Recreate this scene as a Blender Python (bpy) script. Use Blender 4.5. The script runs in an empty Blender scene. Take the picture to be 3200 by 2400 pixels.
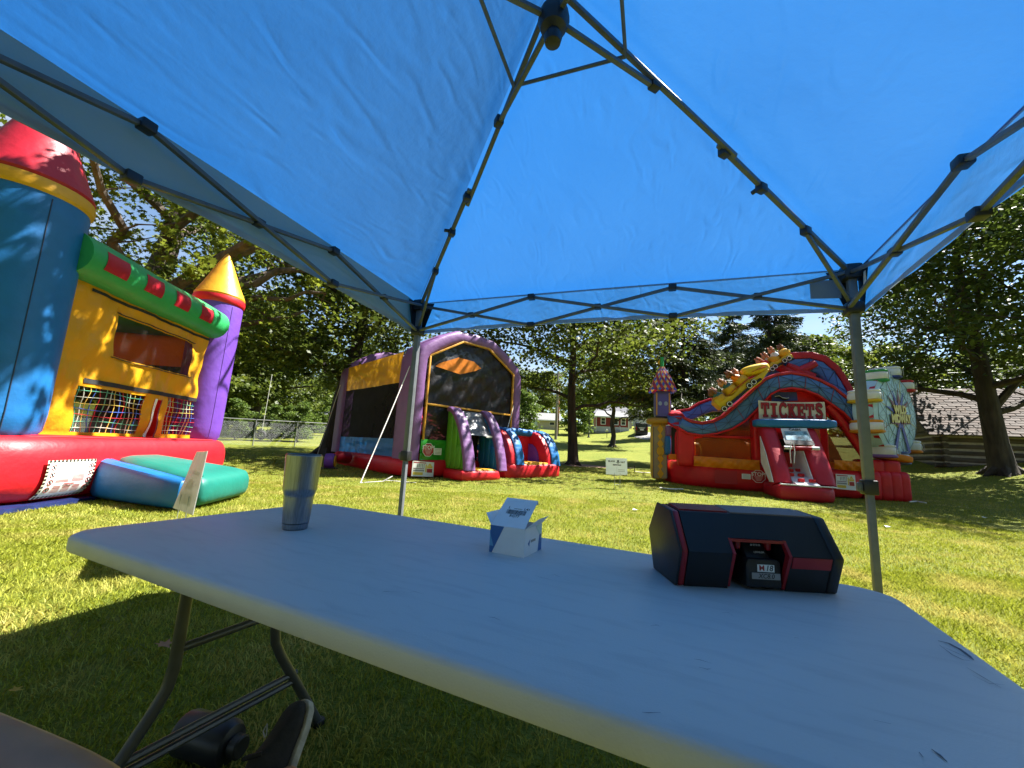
import bpy, bmesh, math, random
import numpy as np
from mathutils import Vector, Matrix
random.seed(7)
RNG = np.random.default_rng(11)
scene = bpy.context.scene
col = scene.collection
R = math.radians

# ------------------------------------------------------------------ camera
F_PX, PITCH, ROLL, HC = 1248.3, .1607, .0557, 1.003       # focal length in photo pixels (3200 wide)
_cp, _sp, _cr, _sr = math.cos(PITCH), math.sin(PITCH), math.cos(ROLL), math.sin(ROLL)
FW = Vector((0, _cp, _sp)); _r0 = Vector((1, 0, 0)); _u0 = Vector((0, -_sp, _cp))
RT = _r0*_cr + _u0*_sr; UP = _u0*_cr - _r0*_sr
CAM = Vector((0, 0, HC))
cd = bpy.data.cameras.new('camera'); cam = bpy.data.objects.new('camera', cd); col.objects.link(cam)
cd.sensor_fit = 'HORIZONTAL'; cd.sensor_width = 36; cd.lens = 36*F_PX/3200
cd.clip_start = .02; cd.clip_end = 1500
cam.matrix_world = Matrix(((RT.x, UP.x, -FW.x, 0), (RT.y, UP.y, -FW.y, 0), (RT.z, UP.z, -FW.z, HC), (0, 0, 0, 1)))
scene.camera = cam

# ------------------------------------------------------------------ sun and sky
SUN_AZ, SUN_EL = R(66), R(56)          # azimuth clockwise from +Y
SUN = Vector((math.sin(SUN_AZ)*math.cos(SUN_EL), math.cos(SUN_AZ)*math.cos(SUN_EL), math.sin(SUN_EL)))
ld = bpy.data.lights.new('sun', 'SUN'); ld.energy = 5.0; ld.angle = R(.53); ld.color = (1, .965, .90)
lo = bpy.data.objects.new('sun', ld); col.objects.link(lo)
lo.rotation_euler = (-SUN).to_track_quat('-Z', 'Y').to_euler()
w = bpy.data.worlds.new('World'); scene.world = w; w.use_nodes = True
nt = w.node_tree; nt.nodes.clear()
def N(nt, t, **kw):
    n = nt.nodes.new(t)
    for k, v in kw.items():
        if k in n.inputs: n.inputs[k].default_value = v
        else: setattr(n, k, v)
    return n
sky = N(nt, 'ShaderNodeTexSky', sky_type='NISHITA', sun_disc=False, sun_elevation=SUN_EL, sun_rotation=SUN_AZ)
sky.air_density = 1.1; sky.dust_density = .15; sky.ozone_density = 2.2
tc = N(nt, 'ShaderNodeTexCoord')
mp = N(nt, 'ShaderNodeMapping'); mp.inputs['Scale'].default_value = (1.0, 1.0, 2.6)
nz = N(nt, 'ShaderNodeTexNoise', Scale=3.1, Detail=9.0, Roughness=.56)
cr = N(nt, 'ShaderNodeValToRGB'); cr.color_ramp.elements[0].position = .54; cr.color_ramp.elements[1].position = .74
mx = N(nt, 'ShaderNodeMixRGB'); mx.inputs[2].default_value = (4.3, 4.6, 5.1, 1)
bg = N(nt, 'ShaderNodeBackground', Strength=.05)
ow = N(nt, 'ShaderNodeOutputWorld')
L = nt.links.new
L(tc.outputs['Generated'], mp.inputs['Vector']); L(mp.outputs[0], nz.inputs['Vector']); L(nz.outputs['Fac'], cr.inputs[0])
L(cr.outputs[0], mx.inputs[0]); L(sky.outputs[0], mx.inputs[1]); L(mx.outputs[0], bg.inputs[0]); L(bg.outputs[0], ow.inputs[0])
scene.view_settings.view_transform = 'Standard'; scene.view_settings.look = 'None'
scene.view_settings.exposure = 2.0; scene.view_settings.gamma = 1
scene.render.engine = 'CYCLES'
scene.cycles.max_bounces = 8; scene.cycles.transparent_max_bounces = 16; scene.cycles.transmission_bounces = 4

# ------------------------------------------------------------------ pixel helpers (photo pixels -> points on real surfaces)
def g(x, y):
    a = max(0., y-9); b = max(0., y-20); c = min(max(0., x-9), 14)
    bb = min(b, 55)
    return .034*(a*a/(a+2))*(1 if y < 90 else 1) + .0009*bb*bb + .03*max(0, b-55) + .008*c*c
def ray(x, y): return FW + RT*((x-1600)/F_PX) - UP*((y-1200)/F_PX)
def onz(x, y, z=0.):
    d = ray(x, y); return CAM + d*((z-HC)/d.z)
def onp(x, y, P, n):
    d = ray(x, y); return CAM + d*((Vector(P)-CAM).dot(n)/d.dot(n))
def ong(x, y):
    d = ray(x, y); t = .5
    while t < 200:
        p = CAM + d*t
        if p.z < g(p.x, p.y): return p
        t += .03
    return p
def atY(x, y, Y):
    d = ray(x, y); return CAM + d*(Y/d.y)
def Z(ox, oy, s): return lambda x, y: (ox+x/s, oy+y/s)
z1 = Z(0, 400, 2.765); z2 = Z(0, 1000, 2.37); z3 = Z(1950, 1500, 2.949); z4 = Z(900, 950, 2.212)
z5 = Z(1950, 1050, 2.3284); z6 = Z(1800, 1250, 6.637); z7 = Z(1550, 1250, 4.424); z8 = Z(2700, 600, 1.66)

# ------------------------------------------------------------------ materials
MATS = {}
def mat(name, c, rough=.5, var=.12, vs=6., bump=0., bs=40., metal=0., tl=0., tcol=None, spec=.5, alpha=1., sheen=0., coat=0., det=4., c2=None, dist=.01, aniso=None):
    if name in MATS: return MATS[name]
    m = bpy.data.materials.new(name); m.use_nodes = True; nt = m.node_tree; nt.nodes.clear(); L = nt.links.new
    tc = N(nt, 'ShaderNodeTexCoord'); vec = tc.outputs['Object']
    if aniso:
        mpn = N(nt, 'ShaderNodeMapping'); mpn.inputs['Scale'].default_value = aniso; L(vec, mpn.inputs[0]); vec = mpn.outputs[0]
    n1 = N(nt, 'ShaderNodeTexNoise', Scale=vs, Detail=det); L(vec, n1.inputs['Vector'])
    rp = N(nt, 'ShaderNodeValToRGB')
    a = [max(0, x*(1-var)) for x in c]; b = [min(1, x*(1+var)) for x in (c2 or c)]
    rp.color_ramp.elements[0].position = .3; rp.color_ramp.elements[1].position = .7
    rp.color_ramp.elements[0].color = (*a, 1); rp.color_ramp.elements[1].color = (*b, 1); L(n1.outputs['Fac'], rp.inputs[0])
    p = N(nt, 'ShaderNodeBsdfPrincipled', Roughness=rough, Metallic=metal); p.inputs['Specular IOR Level'].default_value = spec
    if sheen: p.inputs['Sheen Weight'].default_value = sheen
    if coat: p.inputs['Coat Weight'].default_value = coat; p.inputs['Coat Roughness'].default_value = .1
    L(rp.outputs[0], p.inputs['Base Color'])
    if bump:
        n2 = N(nt, 'ShaderNodeTexNoise', Scale=bs, Detail=5.); L(vec, n2.inputs['Vector'])
        bm = N(nt, 'ShaderNodeBump', Strength=bump, Distance=dist); L(n2.outputs['Fac'], bm.inputs['Height']); L(bm.outputs[0], p.inputs['Normal'])
    out = N(nt, 'ShaderNodeOutputMaterial'); sh = p.outputs[0]
    if tl:
        t = N(nt, 'ShaderNodeBsdfTranslucent'); 
        if tcol: t.inputs[0].default_value = (*tcol, 1)
        else: L(rp.outputs[0], t.inputs[0])
        mxs = N(nt, 'ShaderNodeMixShader', Fac=tl); L(sh, mxs.inputs[1]); L(t.outputs[0], mxs.inputs[2]); sh = mxs.outputs[0]
    if alpha < 1:
        t = N(nt, 'ShaderNodeBsdfTransparent'); mxs = N(nt, 'ShaderNodeMixShader', Fac=alpha)
        L(t.outputs[0], mxs.inputs[1]); L(sh, mxs.inputs[2]); sh = mxs.outputs[0]
    L(sh, out.inputs[0]); MATS[name] = m; return m
def vinyl(name, c, tl=.12, tcol=None, rough=.46, alpha=1.):
    return mat(name, c, rough=rough, var=.10, vs=3., bump=.34, bs=6., tl=tl, tcol=tcol, spec=.45, dist=.03, alpha=alpha)

RED = vinyl('vinyl_red', (.62, .010, .020)); CRIMSON = vinyl('vinyl_crimson', (.44, .010, .026))
BLUE = vinyl('vinyl_blue', (.012, .15, .42)); NAVY = vinyl('vinyl_navy', (.04, .05, .25)); SKYB = vinyl('vinyl_track_blue', (.07, .17, .48))
YEL = vinyl('vinyl_yellow', (.72, .36, .015)); ORA = vinyl('vinyl_orange', (.82, .28, .012), tl=.4); PUR = vinyl('vinyl_purple', (.16, .06, .42)); LAV = vinyl('vinyl_lavender', (.215, .10, .27))
GRN = vinyl('vinyl_green', (.03, .36, .11)); TEAL = vinyl('vinyl_teal', (.010, .17, .13)); LIME = vinyl('vinyl_lime', (.10, .33, .02)); WHT = vinyl('vinyl_white', (.74, .76, .78))
CYAN = vinyl('vinyl_pale_blue', (.46, .68, .84)); GOLD = vinyl('vinyl_gold', (.55, .33, .06)); BLACKV = vinyl('vinyl_black', (.012, .012, .014)); PINKV = vinyl('vinyl_skin', (.62, .27, .16)); BROWNV = vinyl('vinyl_brown', (.19, .07, .035)); DTEAL = vinyl('vinyl_dark_teal', (.03, .12, .14))
YELFAB = mat('yellow_facade', (.72, .35, .012), rough=.42, var=.08, vs=2.5, bump=.75, bs=5.5, tl=.2, spec=.4, dist=.035)
MESHB = mat('black_mesh', (.012, .011, .012), rough=.42, var=.2, vs=4, bump=.7, bs=5., alpha=.95, spec=.3, dist=.04)
MESHS = mat('black_mesh_side', (.012, .009, .008), rough=.7, var=.3, vs=3, bump=.2, bs=4., alpha=.92, spec=.12, dist=.02)
MESHD = mat('black_mesh_thin', (.02, .016, .014), rough=.5, var=.2, vs=4, bump=.3, bs=8., alpha=.55, spec=.25, dist=.02)
MESHO = mat('orange_mesh', (.26, .065, .012), rough=.5, var=.3, vs=2.5, bump=.4, bs=5., alpha=.6, spec=.25, dist=.03)
MESHR = mat('red_mesh', (.20, .02, .02), rough=.5, var=.3, vs=2.5, bump=.4, bs=5., alpha=.7, spec=.25, dist=.03)
STEEL = mat('grey_tube_steel', (.085, .092, .105), rough=.5, var=.15, vs=20, bump=.05, bs=80)
LEGM = mat('leg_grey_enamel', (.13, .138, .15), rough=.38, var=.12, vs=20, bump=.05, bs=80)
WSTEEL = mat('white_tube_steel', (.62, .63, .63), rough=.4, var=.08, vs=20, metal=.1)
TUBE = mat('table_leg_enamel', (.048, .052, .060), rough=.38, var=.15, vs=20)
CHROME = mat('bright_steel', (.7, .7, .7), rough=.2, metal=1, var=.05)
PLAST = mat('black_plastic', (.012, .012, .014), rough=.45, var=.2, vs=30, bump=.1, bs=200)
NAVYP = mat('navy_plastic', (.007, .008, .011), rough=.5, var=.15, vs=20, bump=.12, bs=400, dist=.001)
REDP = mat('red_plastic', (.30, .012, .018), rough=.4, var=.1, vs=20)
PAPER = mat('white_card', (.74, .77, .80), rough=.6, var=.04, vs=20, bump=.05, bs=120, dist=.002)
PRINTB = mat('print_blue', (.015, .12, .36), rough=.45, var=.05); PRINTK = mat('print_black', (.02, .02, .02), rough=.6, var=.1); PRINTR = mat('print_red', (.42, .03, .03), rough=.5, var=.1)
PRINTW = mat('print_white', (.78, .78, .74), rough=.55, var=.06); PRINTY = mat('print_yellow', (.72, .52, .06), rough=.5, var=.08); PRINTC = mat('print_cream', (.78, .72, .50), rough=.5, var=.08); PRINTG = mat('print_grey', (.30, .30, .30), rough=.6)
PRINTL = mat('print_light_blue', (.10, .33, .55), rough=.5); PRINTM = mat('print_maroon', (.15, .02, .05), rough=.5)
ROPE = mat('white_webbing', (.70, .68, .64), rough=.7, var=.12, vs=60, bump=.2, bs=150)
BARK = mat('bark', (.042, .031, .024), rough=.9, var=.55, vs=5, bump=1., bs=9., dist=.06, aniso=(1, 1, .22))
BARKL = mat('bark_pale', (.11, .083, .064), rough=.9, var=.55, vs=4, bump=1., bs=8., dist=.06, aniso=(1, 1, .25))
def leafmat(name, c, c2, tl=.42): return mat(name, c, rough=.5, var=.25, vs=1.3, det=8., c2=c2, tl=tl, spec=.3)
LEAF_A = leafmat('maple_leaves', (.052, .098, .010), (.19, .22, .025), .5)
LEAF_B = leafmat('oak_leaves', (.028, .060, .010), (.12, .145, .021), .45)
LEAF_C = leafmat('locust_leaves', (.022, .050, .009), (.085, .115, .018), .42)
LEAF_S = leafmat('spruce_needles', (.012, .028, .009), (.05, .065, .02), .25)
LEAF_L = leafmat('bush_leaves', (.055, .115, .018), (.14, .19, .035), .5)

# ------------------------------------------------------------------ mesh builder
class MB:
    def __init__(s): s.v = []; s.f = []
    def add(s, vs, fs):
        o = len(s.v); s.v += [tuple(p) for p in vs]; s.f += [tuple(i+o for i in f) for f in fs]; return s
    def poly(s, pts): return s.add(pts, [tuple(range(len(pts)))])
    def box(s, c, d, M=None):
        x, y, z = d[0]/2, d[1]/2, d[2]/2; c = Vector(c)
        vs = [Vector((a*x, b*y, e*z)) for a in (-1, 1) for b in (-1, 1) for e in (-1, 1)]
        vs = [c + (M @ q if M else q) for q in vs]
        return s.add(vs, [(0, 1, 3, 2), (4, 6, 7, 5), (0, 4, 5, 1), (2, 3, 7, 6), (0, 2, 6, 4), (1, 5, 7, 3)])
    def ext(s, pts, vec):
        n = len(pts); vec = Vector(vec); a = [Vector(p) for p in pts]; b = [p+vec for p in a]
        return s.add(a+b, [tuple(range(n))[::-1], tuple(range(n, 2*n))]+[(i, (i+1) % n, n+(i+1) % n, n+i) for i in range(n)])
    def rings(s, rs, cap=True, closed=False):
        m = len(rs[0]); o = len(s.v)
        for r in rs: s.v += [tuple(p) for p in r]
        k = len(rs)
        for i in range(k if closed else k-1):
            a = o+i*m; b = o+((i+1) % k)*m
            for j in range(m): s.f.append((a+j, a+(j+1) % m, b+(j+1) % m, b+j))
        if cap and not closed: s.f.append(tuple(range(o, o+m))[::-1]); s.f.append(tuple(range(o+(k-1)*m, o+k*m)))
        return s
    def tube(s, pts, r, n=8, closed=False, flat=1., cap=True, up=None):
        pts = [Vector(p) for p in pts]; k = len(pts); rs = []
        rr = r if hasattr(r, '__len__') else [r]*k
        ref = Vector(up) if up else None; prev = None
        for i, p in enumerate(pts):
            if closed: t = pts[(i+1) % k]-pts[i-1]
            else: t = pts[min(i+1, k-1)]-pts[max(i-1, 0)]
            t.normalize()
            if ref is not None: a = ref - t*ref.dot(t)
            elif prev is None:
                q = Vector((0, 0, 1)) if abs(t.z) < .9 else Vector((1, 0, 0)); a = q - t*q.dot(t)
            else: a = prev - t*prev.dot(t)
            a.normalize(); prev = a; b = t.cross(a)
            off = math.pi/4 if n == 4 else 0
            rs.append([p + a*(rr[i]*math.cos(off+2*math.pi*j/n)*flat) + b*(rr[i]*math.sin(off+2*math.pi*j/n)) for j in range(n)])
        return s.rings(rs, cap=cap, closed=closed)
    def lathe(s, prof, n=24, M=None):
        rs = []
        for r, z in prof:
            ring = [Vector((r*math.cos(2*math.pi*j/n), r*math.sin(2*math.pi*j/n), z)) for j in range(n)]
            rs.append([M @ p for p in ring] if M else ring)
        return s.rings(rs)
    def sbox(s, c, d, e=6., seg=8, M=None):        # inflated cushion: superellipsoid block
        key = {}; c = Vector(c); o = len(s.v)
        def vert(p):
            k = tuple(round(q, 5) for q in p)
            if k not in key:
                q = Vector(p); l = (abs(q.x)**e+abs(q.y)**e+abs(q.z)**e)**(1/e); q = q/l
                q = Vector((q.x*d[0]/2, q.y*d[1]/2, q.z*d[2]/2)); key[k] = len(s.v); s.v.append(tuple(c+(M @ q if M else q)))
            return key[k]
        T = [math.tan(R(45)*(-1+2*i/seg)) for i in range(seg+1)]
        T = [math.copysign(abs(t)**.6, t) for t in T]
        for ax in range(3):
            for sg in (-1, 1):
                for i in range(seg):
                    for j in range(seg):
                        q = []
                        for a, b in ((i, j), (i+1, j), (i+1, j+1), (i, j+1)):
                            p = [0, 0, 0]; p[ax] = sg; p[(ax+1) % 3] = T[a]; p[(ax+2) % 3] = T[b]; q.append(vert(p))
                        s.f.append(tuple(q if sg > 0 else q[::-1]))
        return s
    def puff(s, foot, z0, z1, r=.2, p=2.6, nr=12, crown=.0, sub=4, zf=None):      # inflated prism of a footprint [(x,y)]
        P = []
        k = len(foot)
        for i in range(k):
            a = Vector(foot[i]); b = Vector(foot[(i+1) % k])
            for j in range(sub): P.append(a.lerp(b, j/sub))
        P = smooth2(P, 2)
        n = len(P); nor = []
        area = sum(P[i].x*P[(i+1) % n].y-P[(i+1) % n].x*P[i].y for i in range(n))
        sg = 1 if area > 0 else -1
        for i in range(n):
            t = (P[(i+1) % n]-P[i-1]).normalized(); nor.append(Vector((t.y, -t.x))*sg)
        cen = sum(P, Vector((0, 0)))/n; rs = []
        zc, zh = (z0+z1)/2, (z1-z0)/2
        for q in range(nr+1):
            t = -1+2*q/nr; t = math.copysign(abs(t)**.75, t)
            ins = r*(1-(max(0, 1-abs(t)**p))**(1/p))
            rs.append([(*(P[i]-nor[i]*ins), zc+zh*t) for i in range(n)])
        for fr in (.75, .4, .1): rs.append([(*(cen+(Vector(pp[:2])-cen)*fr), z1+crown*(1-fr)) for pp in rs[nr]])
        return s.rings(rs)
    def build(s, name, m, parent=None, smooth=True, sharp=38, bevel=0., bseg=2, loc=None):
        me = bpy.data.meshes.new(name); me.from_pydata(s.v, [], s.f); me.update()
        bm = bmesh.new(); bm.from_mesh(me)
        bmesh.ops.recalc_face_normals(bm, faces=bm.faces[:])
        if bevel: 
            es = [e for e in bm.edges if len(e.link_faces) == 2 and e.calc_face_angle(0) > R(25)]
            bmesh.ops.bevel(bm, geom=es, offset=bevel, segments=bseg, affect='EDGES', profile=.5, clamp_overlap=True)
        bm.to_mesh(me); bm.free()
        if smooth:
            me.polygons.foreach_set('use_smooth', [True]*len(me.polygons)); me.set_sharp_from_angle(angle=R(sharp))
        me.materials.append(m)
        return link(name, me, parent, loc)
def smooth2(P, it):
    for _ in range(it):
        n = len(P); P = [(P[i-1]+P[i]*2+P[(i+1) % n])/4 for i in range(n)]
    return P
def link(name, me, parent=None, loc=None):
    o = bpy.data.objects.new(name, me); col.objects.link(o)
    if parent: o.parent = parent
    if loc is not None: o.location = loc
    return o
def empty(name, loc=(0, 0, 0), rz=0., label=None, cat=None, group=None):
    o = bpy.data.objects.new(name, None); col.objects.link(o); o.location = loc; o.rotation_euler = (0, 0, rz); o.empty_display_size = .2
    if label: tag(o, label, cat, group)
    return o
def tag(o, label=None, cat=None, group=None, kind=None):
    if label: o['label'] = label
    if cat: o['category'] = cat
    if group: o['group'] = group
    if kind: o['kind'] = kind
    return o
def frame(o, x, y, z=None):      # 3x3 matrix whose columns are the given axes
    x = Vector(x).normalized(); y = Vector(y); y = (y-x*y.dot(x)).normalized(); zz = x.cross(y)
    return Matrix(((x.x, y.x, zz.x, o[0]), (x.y, y.y, zz.y, o[1]), (x.z, y.z, zz.z, o[2]), (0, 0, 0, 1)))
def text(name, s, o, x, y, size, m, parent, ext=.002, shear=0., off=0., align='CENTER', sx=1.):
    cu = bpy.data.curves.new('t', 'FONT'); cu.body = s; cu.size = size; cu.extrude = ext; cu.shear = shear; cu.offset = off
    cu.align_x = align; cu.align_y = 'CENTER'; cu.resolution_u = 3
    ob = bpy.data.objects.new('t', cu); col.objects.link(ob)
    dg = bpy.context.evaluated_depsgraph_get(); me = bpy.data.meshes.new_from_object(ob.evaluated_get(dg))
    bpy.data.objects.remove(ob); bpy.data.curves.remove(cu)
    me.transform(frame(o, x, y) @ Matrix.Diagonal((sx, 1, 1, 1))); me.materials.clear(); me.materials.append(m); me.name = name
    return link(name, me, parent)
def np_mesh(name, V, Fc, nv, m, parent=None, smooth=False):     # V (n,3), faces (k,nv)
    me = bpy.data.meshes.new(name); me.vertices.add(len(V)); me.vertices.foreach_set('co', np.ascontiguousarray(V, dtype=np.float32).ravel())
    k = len(Fc); me.loops.add(k*nv); me.loops.foreach_set('vertex_index', np.ascontiguousarray(Fc, dtype=np.int32).ravel())
    me.polygons.add(k); me.polygons.foreach_set('loop_start', np.arange(0, k*nv, nv, dtype=np.int32))
    me.update(calc_edges=True); me.validate(); me.materials.append(m)
    if smooth: me.polygons.foreach_set('use_smooth', np.ones(k, dtype=bool))
    return me
def copy_tree(o, parent=None):
    c = o.copy(); col.objects.link(c); c.parent = parent
    for ch in [q for q in bpy.data.objects if q.parent == o]: copy_tree(ch, c)
    return c

# ================================================================== SETTING: lawn
def lawnmat():
    m = bpy.data.materials.new('lawn'); m.use_nodes = True; nt = m.node_tree; nt.nodes.clear(); L = nt.links.new
    tc = N(nt, 'ShaderNodeTexCoord'); v = tc.outputs['Object']
    def ramp(sc, det, p0, p1, c0, c1):
        n = N(nt, 'ShaderNodeTexNoise', Scale=sc, Detail=det); L(v, n.inputs['Vector'])
        r = N(nt, 'ShaderNodeValToRGB'); r.color_ramp.elements[0].position = p0; r.color_ramp.elements[1].position = p1
        r.color_ramp.elements[0].color = (*c0, 1); r.color_ramp.elements[1].color = (*c1, 1); L(n.outputs['Fac'], r.inputs[0]); return r
    a = ramp(.55, 6., .38, .66, (.135, .175, .015), (.24, .245, .03))
    b = ramp(38., 8., .35, .68, (.07, .10, .012), (.19, .185, .035))
    d = ramp(3.2, 5., .60, .74, (0, 0, 0), (.6, .6, .6))
    m1 = N(nt, 'ShaderNodeMixRGB', Fac=.5); L(a.outputs[0], m1.inputs[1]); L(b.outputs[0], m1.inputs[2])
    m2 = N(nt, 'ShaderNodeMixRGB'); m2.inputs[2].default_value = (.26, .21, .08, 1); L(d.outputs[0], m2.inputs[0]); L(m1.outputs[0], m2.inputs[1])
    n2 = N(nt, 'ShaderNodeTexNoise', Scale=55., Detail=6.); L(v, n2.inputs['Vector'])
    bm = N(nt, 'ShaderNodeBump', Strength=.9, Distance=.05); L(n2.outputs['Fac'], bm.inputs['Height'])
    p = N(nt, 'ShaderNodeBsdfPrincipled', Roughness=.85); p.inputs['Specular IOR Level'].default_value = .15
    L(m2.outputs[0], p.inputs['Base Color']); L(bm.outputs[0], p.inputs['Normal'])
    o = N(nt, 'ShaderNodeOutputMaterial'); L(p.outputs[0], o.inputs[0]); return m
LAWN = lawnmat()
xs = np.unique(np.concatenate([np.linspace(-400, -60, 12), np.linspace(-60, 60, 81), np.linspace(60, 400, 12)]))
ys = np.unique(np.concatenate([np.linspace(-300, -20, 8), np.linspace(-20, 100, 101), np.linspace(100, 700, 16)]))
V = np.array([(x, y, g(x, y)) for y in ys for x in xs]); nx = len(xs)
Fq = np.array([(j*nx+i, j*nx+i+1, (j+1)*nx+i+1, (j+1)*nx+i) for j in range(len(ys)-1) for i in range(nx-1)])
gr = link('ground', np_mesh('ground', V, Fq, 4, LAWN, smooth=True)); tag(gr, kind='structure')

def blades(name, n, xr, yr, h, wd, m, label, mask=None, seed=1):
    rg = np.random.default_rng(seed)
    x = rg.uniform(*xr, n); y = rg.uniform(*yr, n)
    keep = np.ones(n, bool)
    keep &= np.abs(x) < (1.38*y+1.2)
    if mask is not None: keep &= mask(x, y)
    x, y = x[keep], y[keep]; n = len(x)
    a = np.maximum(0, y-9); b = np.maximum(0, y-20); c = np.clip(x-9, 0, 14)
    z = .034*(a*a/(a+2)) + .0009*b*b + .008*c*c
    hh = h*rg.uniform(.55, 1.25, n); az = rg.uniform(0, 2*np.pi, n); ln = rg.uniform(.25, 1.1, n)*hh
    la = rg.uniform(0, 2*np.pi, n); ww = wd*rg.uniform(.7, 1.3, n)
    base = np.stack([x, y, z-.004], 1); s = np.stack([np.cos(az)*ww, np.sin(az)*ww, 0*x], 1)
    mid = base+np.stack([np.cos(la)*ln*.35, np.sin(la)*ln*.35, hh*.62], 1)
    tip = base+np.stack([np.cos(la)*ln, np.sin(la)*ln, hh*.95], 1)
    V = np.stack([base-s, base+s, mid+s*.7, tip, mid-s*.7], 1).reshape(-1, 3)
    i = np.arange(n)*5; Fc = np.stack([i, i+1, i+2, i+3, i+4], 1)
    o = link(name, np_mesh(name, V, Fc, 5, m)); tag(o, label, 'grass', kind='stuff'); return o
def grassmat(nm, c0, c1, c2):
    m = bpy.data.materials.new(nm); m.use_nodes = True; nt = m.node_tree; nt.nodes.clear(); L = nt.links.new
    tc = N(nt, 'ShaderNodeTexCoord'); v = tc.outputs['Object']
    n = N(nt, 'ShaderNodeTexNoise', Scale=60., Detail=2.); L(v, n.inputs['Vector'])
    r = N(nt, 'ShaderNodeValToRGB'); e = r.color_ramp.elements; e[0].position = .33; e[1].position = .66
    e[0].color = (*c0, 1); e[1].color = (*c1, 1); L(n.outputs['Fac'], r.inputs[0])
    n3 = N(nt, 'ShaderNodeTexNoise', Scale=1.7, Detail=5.); L(v, n3.inputs['Vector'])
    r3 = N(nt, 'ShaderNodeValToRGB'); r3.color_ramp.elements[0].position = .46; r3.color_ramp.elements[1].position = .66; L(n3.outputs['Fac'], r3.inputs[0])
    mx = N(nt, 'ShaderNodeMixRGB'); mx.inputs[2].default_value = (*c2, 1); L(r3.outputs[0], mx.inputs[0]); L(r.outputs[0], mx.inputs[1])
    p = N(nt, 'ShaderNodeBsdfPrincipled', Roughness=.55); p.inputs['Specular IOR Level'].default_value = .25; L(mx.outputs[0], p.inputs['Base Color'])
    t = N(nt, 'ShaderNodeBsdfTranslucent'); L(mx.outputs[0], t.inputs[0]); ms = N(nt, 'ShaderNodeMixShader', Fac=.35)
    L(p.outputs[0], ms.inputs[1]); L(t.outputs[0], ms.inputs[2]); o = N(nt, 'ShaderNodeOutputMaterial'); L(ms.outputs[0], o.inputs[0]); return m
GRASS = grassmat('grass_blades', (.19, .24, .018), (.42, .43, .048), (.54, .47, .13))
blades('lawn_grass', 200000, (-5.6, 5.6), (.5, 4.2), .038, .0026, GRASS, 'short grass blades around and under the folding table', seed=2)
blades('lawn_grass', 175000, (-9, 9.5), (3.6, 9), .038, .0038, GRASS, 'sunlit mown grass between the table and the inflatables', seed=3)
blades('lawn_grass', 130000, (-14, 22), (8.5, 20), .042, .006, GRASS, 'mown grass around the inflatables farther off', seed=4)

# ================================================================== trees
LEAFSHAPES = {
 'maple': np.array([(0, -.5), (.18, -.12), (.5, -.2), (.3, .1), (.46, .38), (.14, .26), (0, .55), (-.14, .26), (-.46, .38), (-.3, .1), (-.5, -.2), (-.18, -.12)]),
 'oval': np.array([(0, -.5), (.26, -.1), (.2, .25), (0, .5), (-.2, .25), (-.26, -.1)]),
 'clump': np.array([(0, -.5), (.42, -.28), (.3, .05), (.5, .34), (0, .45), (-.36, .42), (-.5, -.05)]),
 'needle': np.array([(0, -.5), (.07, -.3), (.10, .2), (0, .5), (-.10, .2), (-.07, -.3)]),
}
def leaf_mesh(name, cen, size, m, shape='oval', seed=0, flat=.6, dirs=None):
    rg = np.random.default_rng(seed); n = len(cen); S = LEAFSHAPES[shape]; k = len(S)
    nor = rg.normal(size=(n, 3)); nor[:, 2] = np.abs(nor[:, 2])+flat; nor /= np.linalg.norm(nor, axis=1)[:, None]
    t = rg.normal(size=(n, 3)) if dirs is None else dirs+rg.normal(size=(n, 3))*.35
    t -= nor*(t*nor).sum(1)[:, None]; t /= np.linalg.norm(t, axis=1)[:, None]+1e-9; b = np.cross(nor, t)
    sz = size*rg.uniform(.65, 1.3, n)
    V = cen[:, None, :] + (b[:, None, :]*S[None, :, 0, None] + t[:, None, :]*S[None, :, 1, None])*sz[:, None, None]
    bend = (S[:, 0]**2+.4*S[:, 1]**2)*.5
    V -= nor[:, None, :]*(bend[None, :, None]*sz[:, None, None])
    i = np.arange(n)[:, None]*k+np.arange(k)[None, :]
    return np_mesh(name, V.reshape(-1, 3), i, k, m)
def curvepts(a, b, sag, n, rnd, jit):
    a = Vector(a); b = Vector(b); L_ = (b-a).length; out = []
    for i in range(n+1):
        t = i/n; p = a.lerp(b, t)+Vector((0, 0, sag*4*t*(1-t)))
        if 0 < i < n: p += Vector((rnd.uniform(-1, 1), rnd.uniform(-1, 1), rnd.uniform(-.6, .6)))*jit*L_
        out.append(p)
    return out
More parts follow.
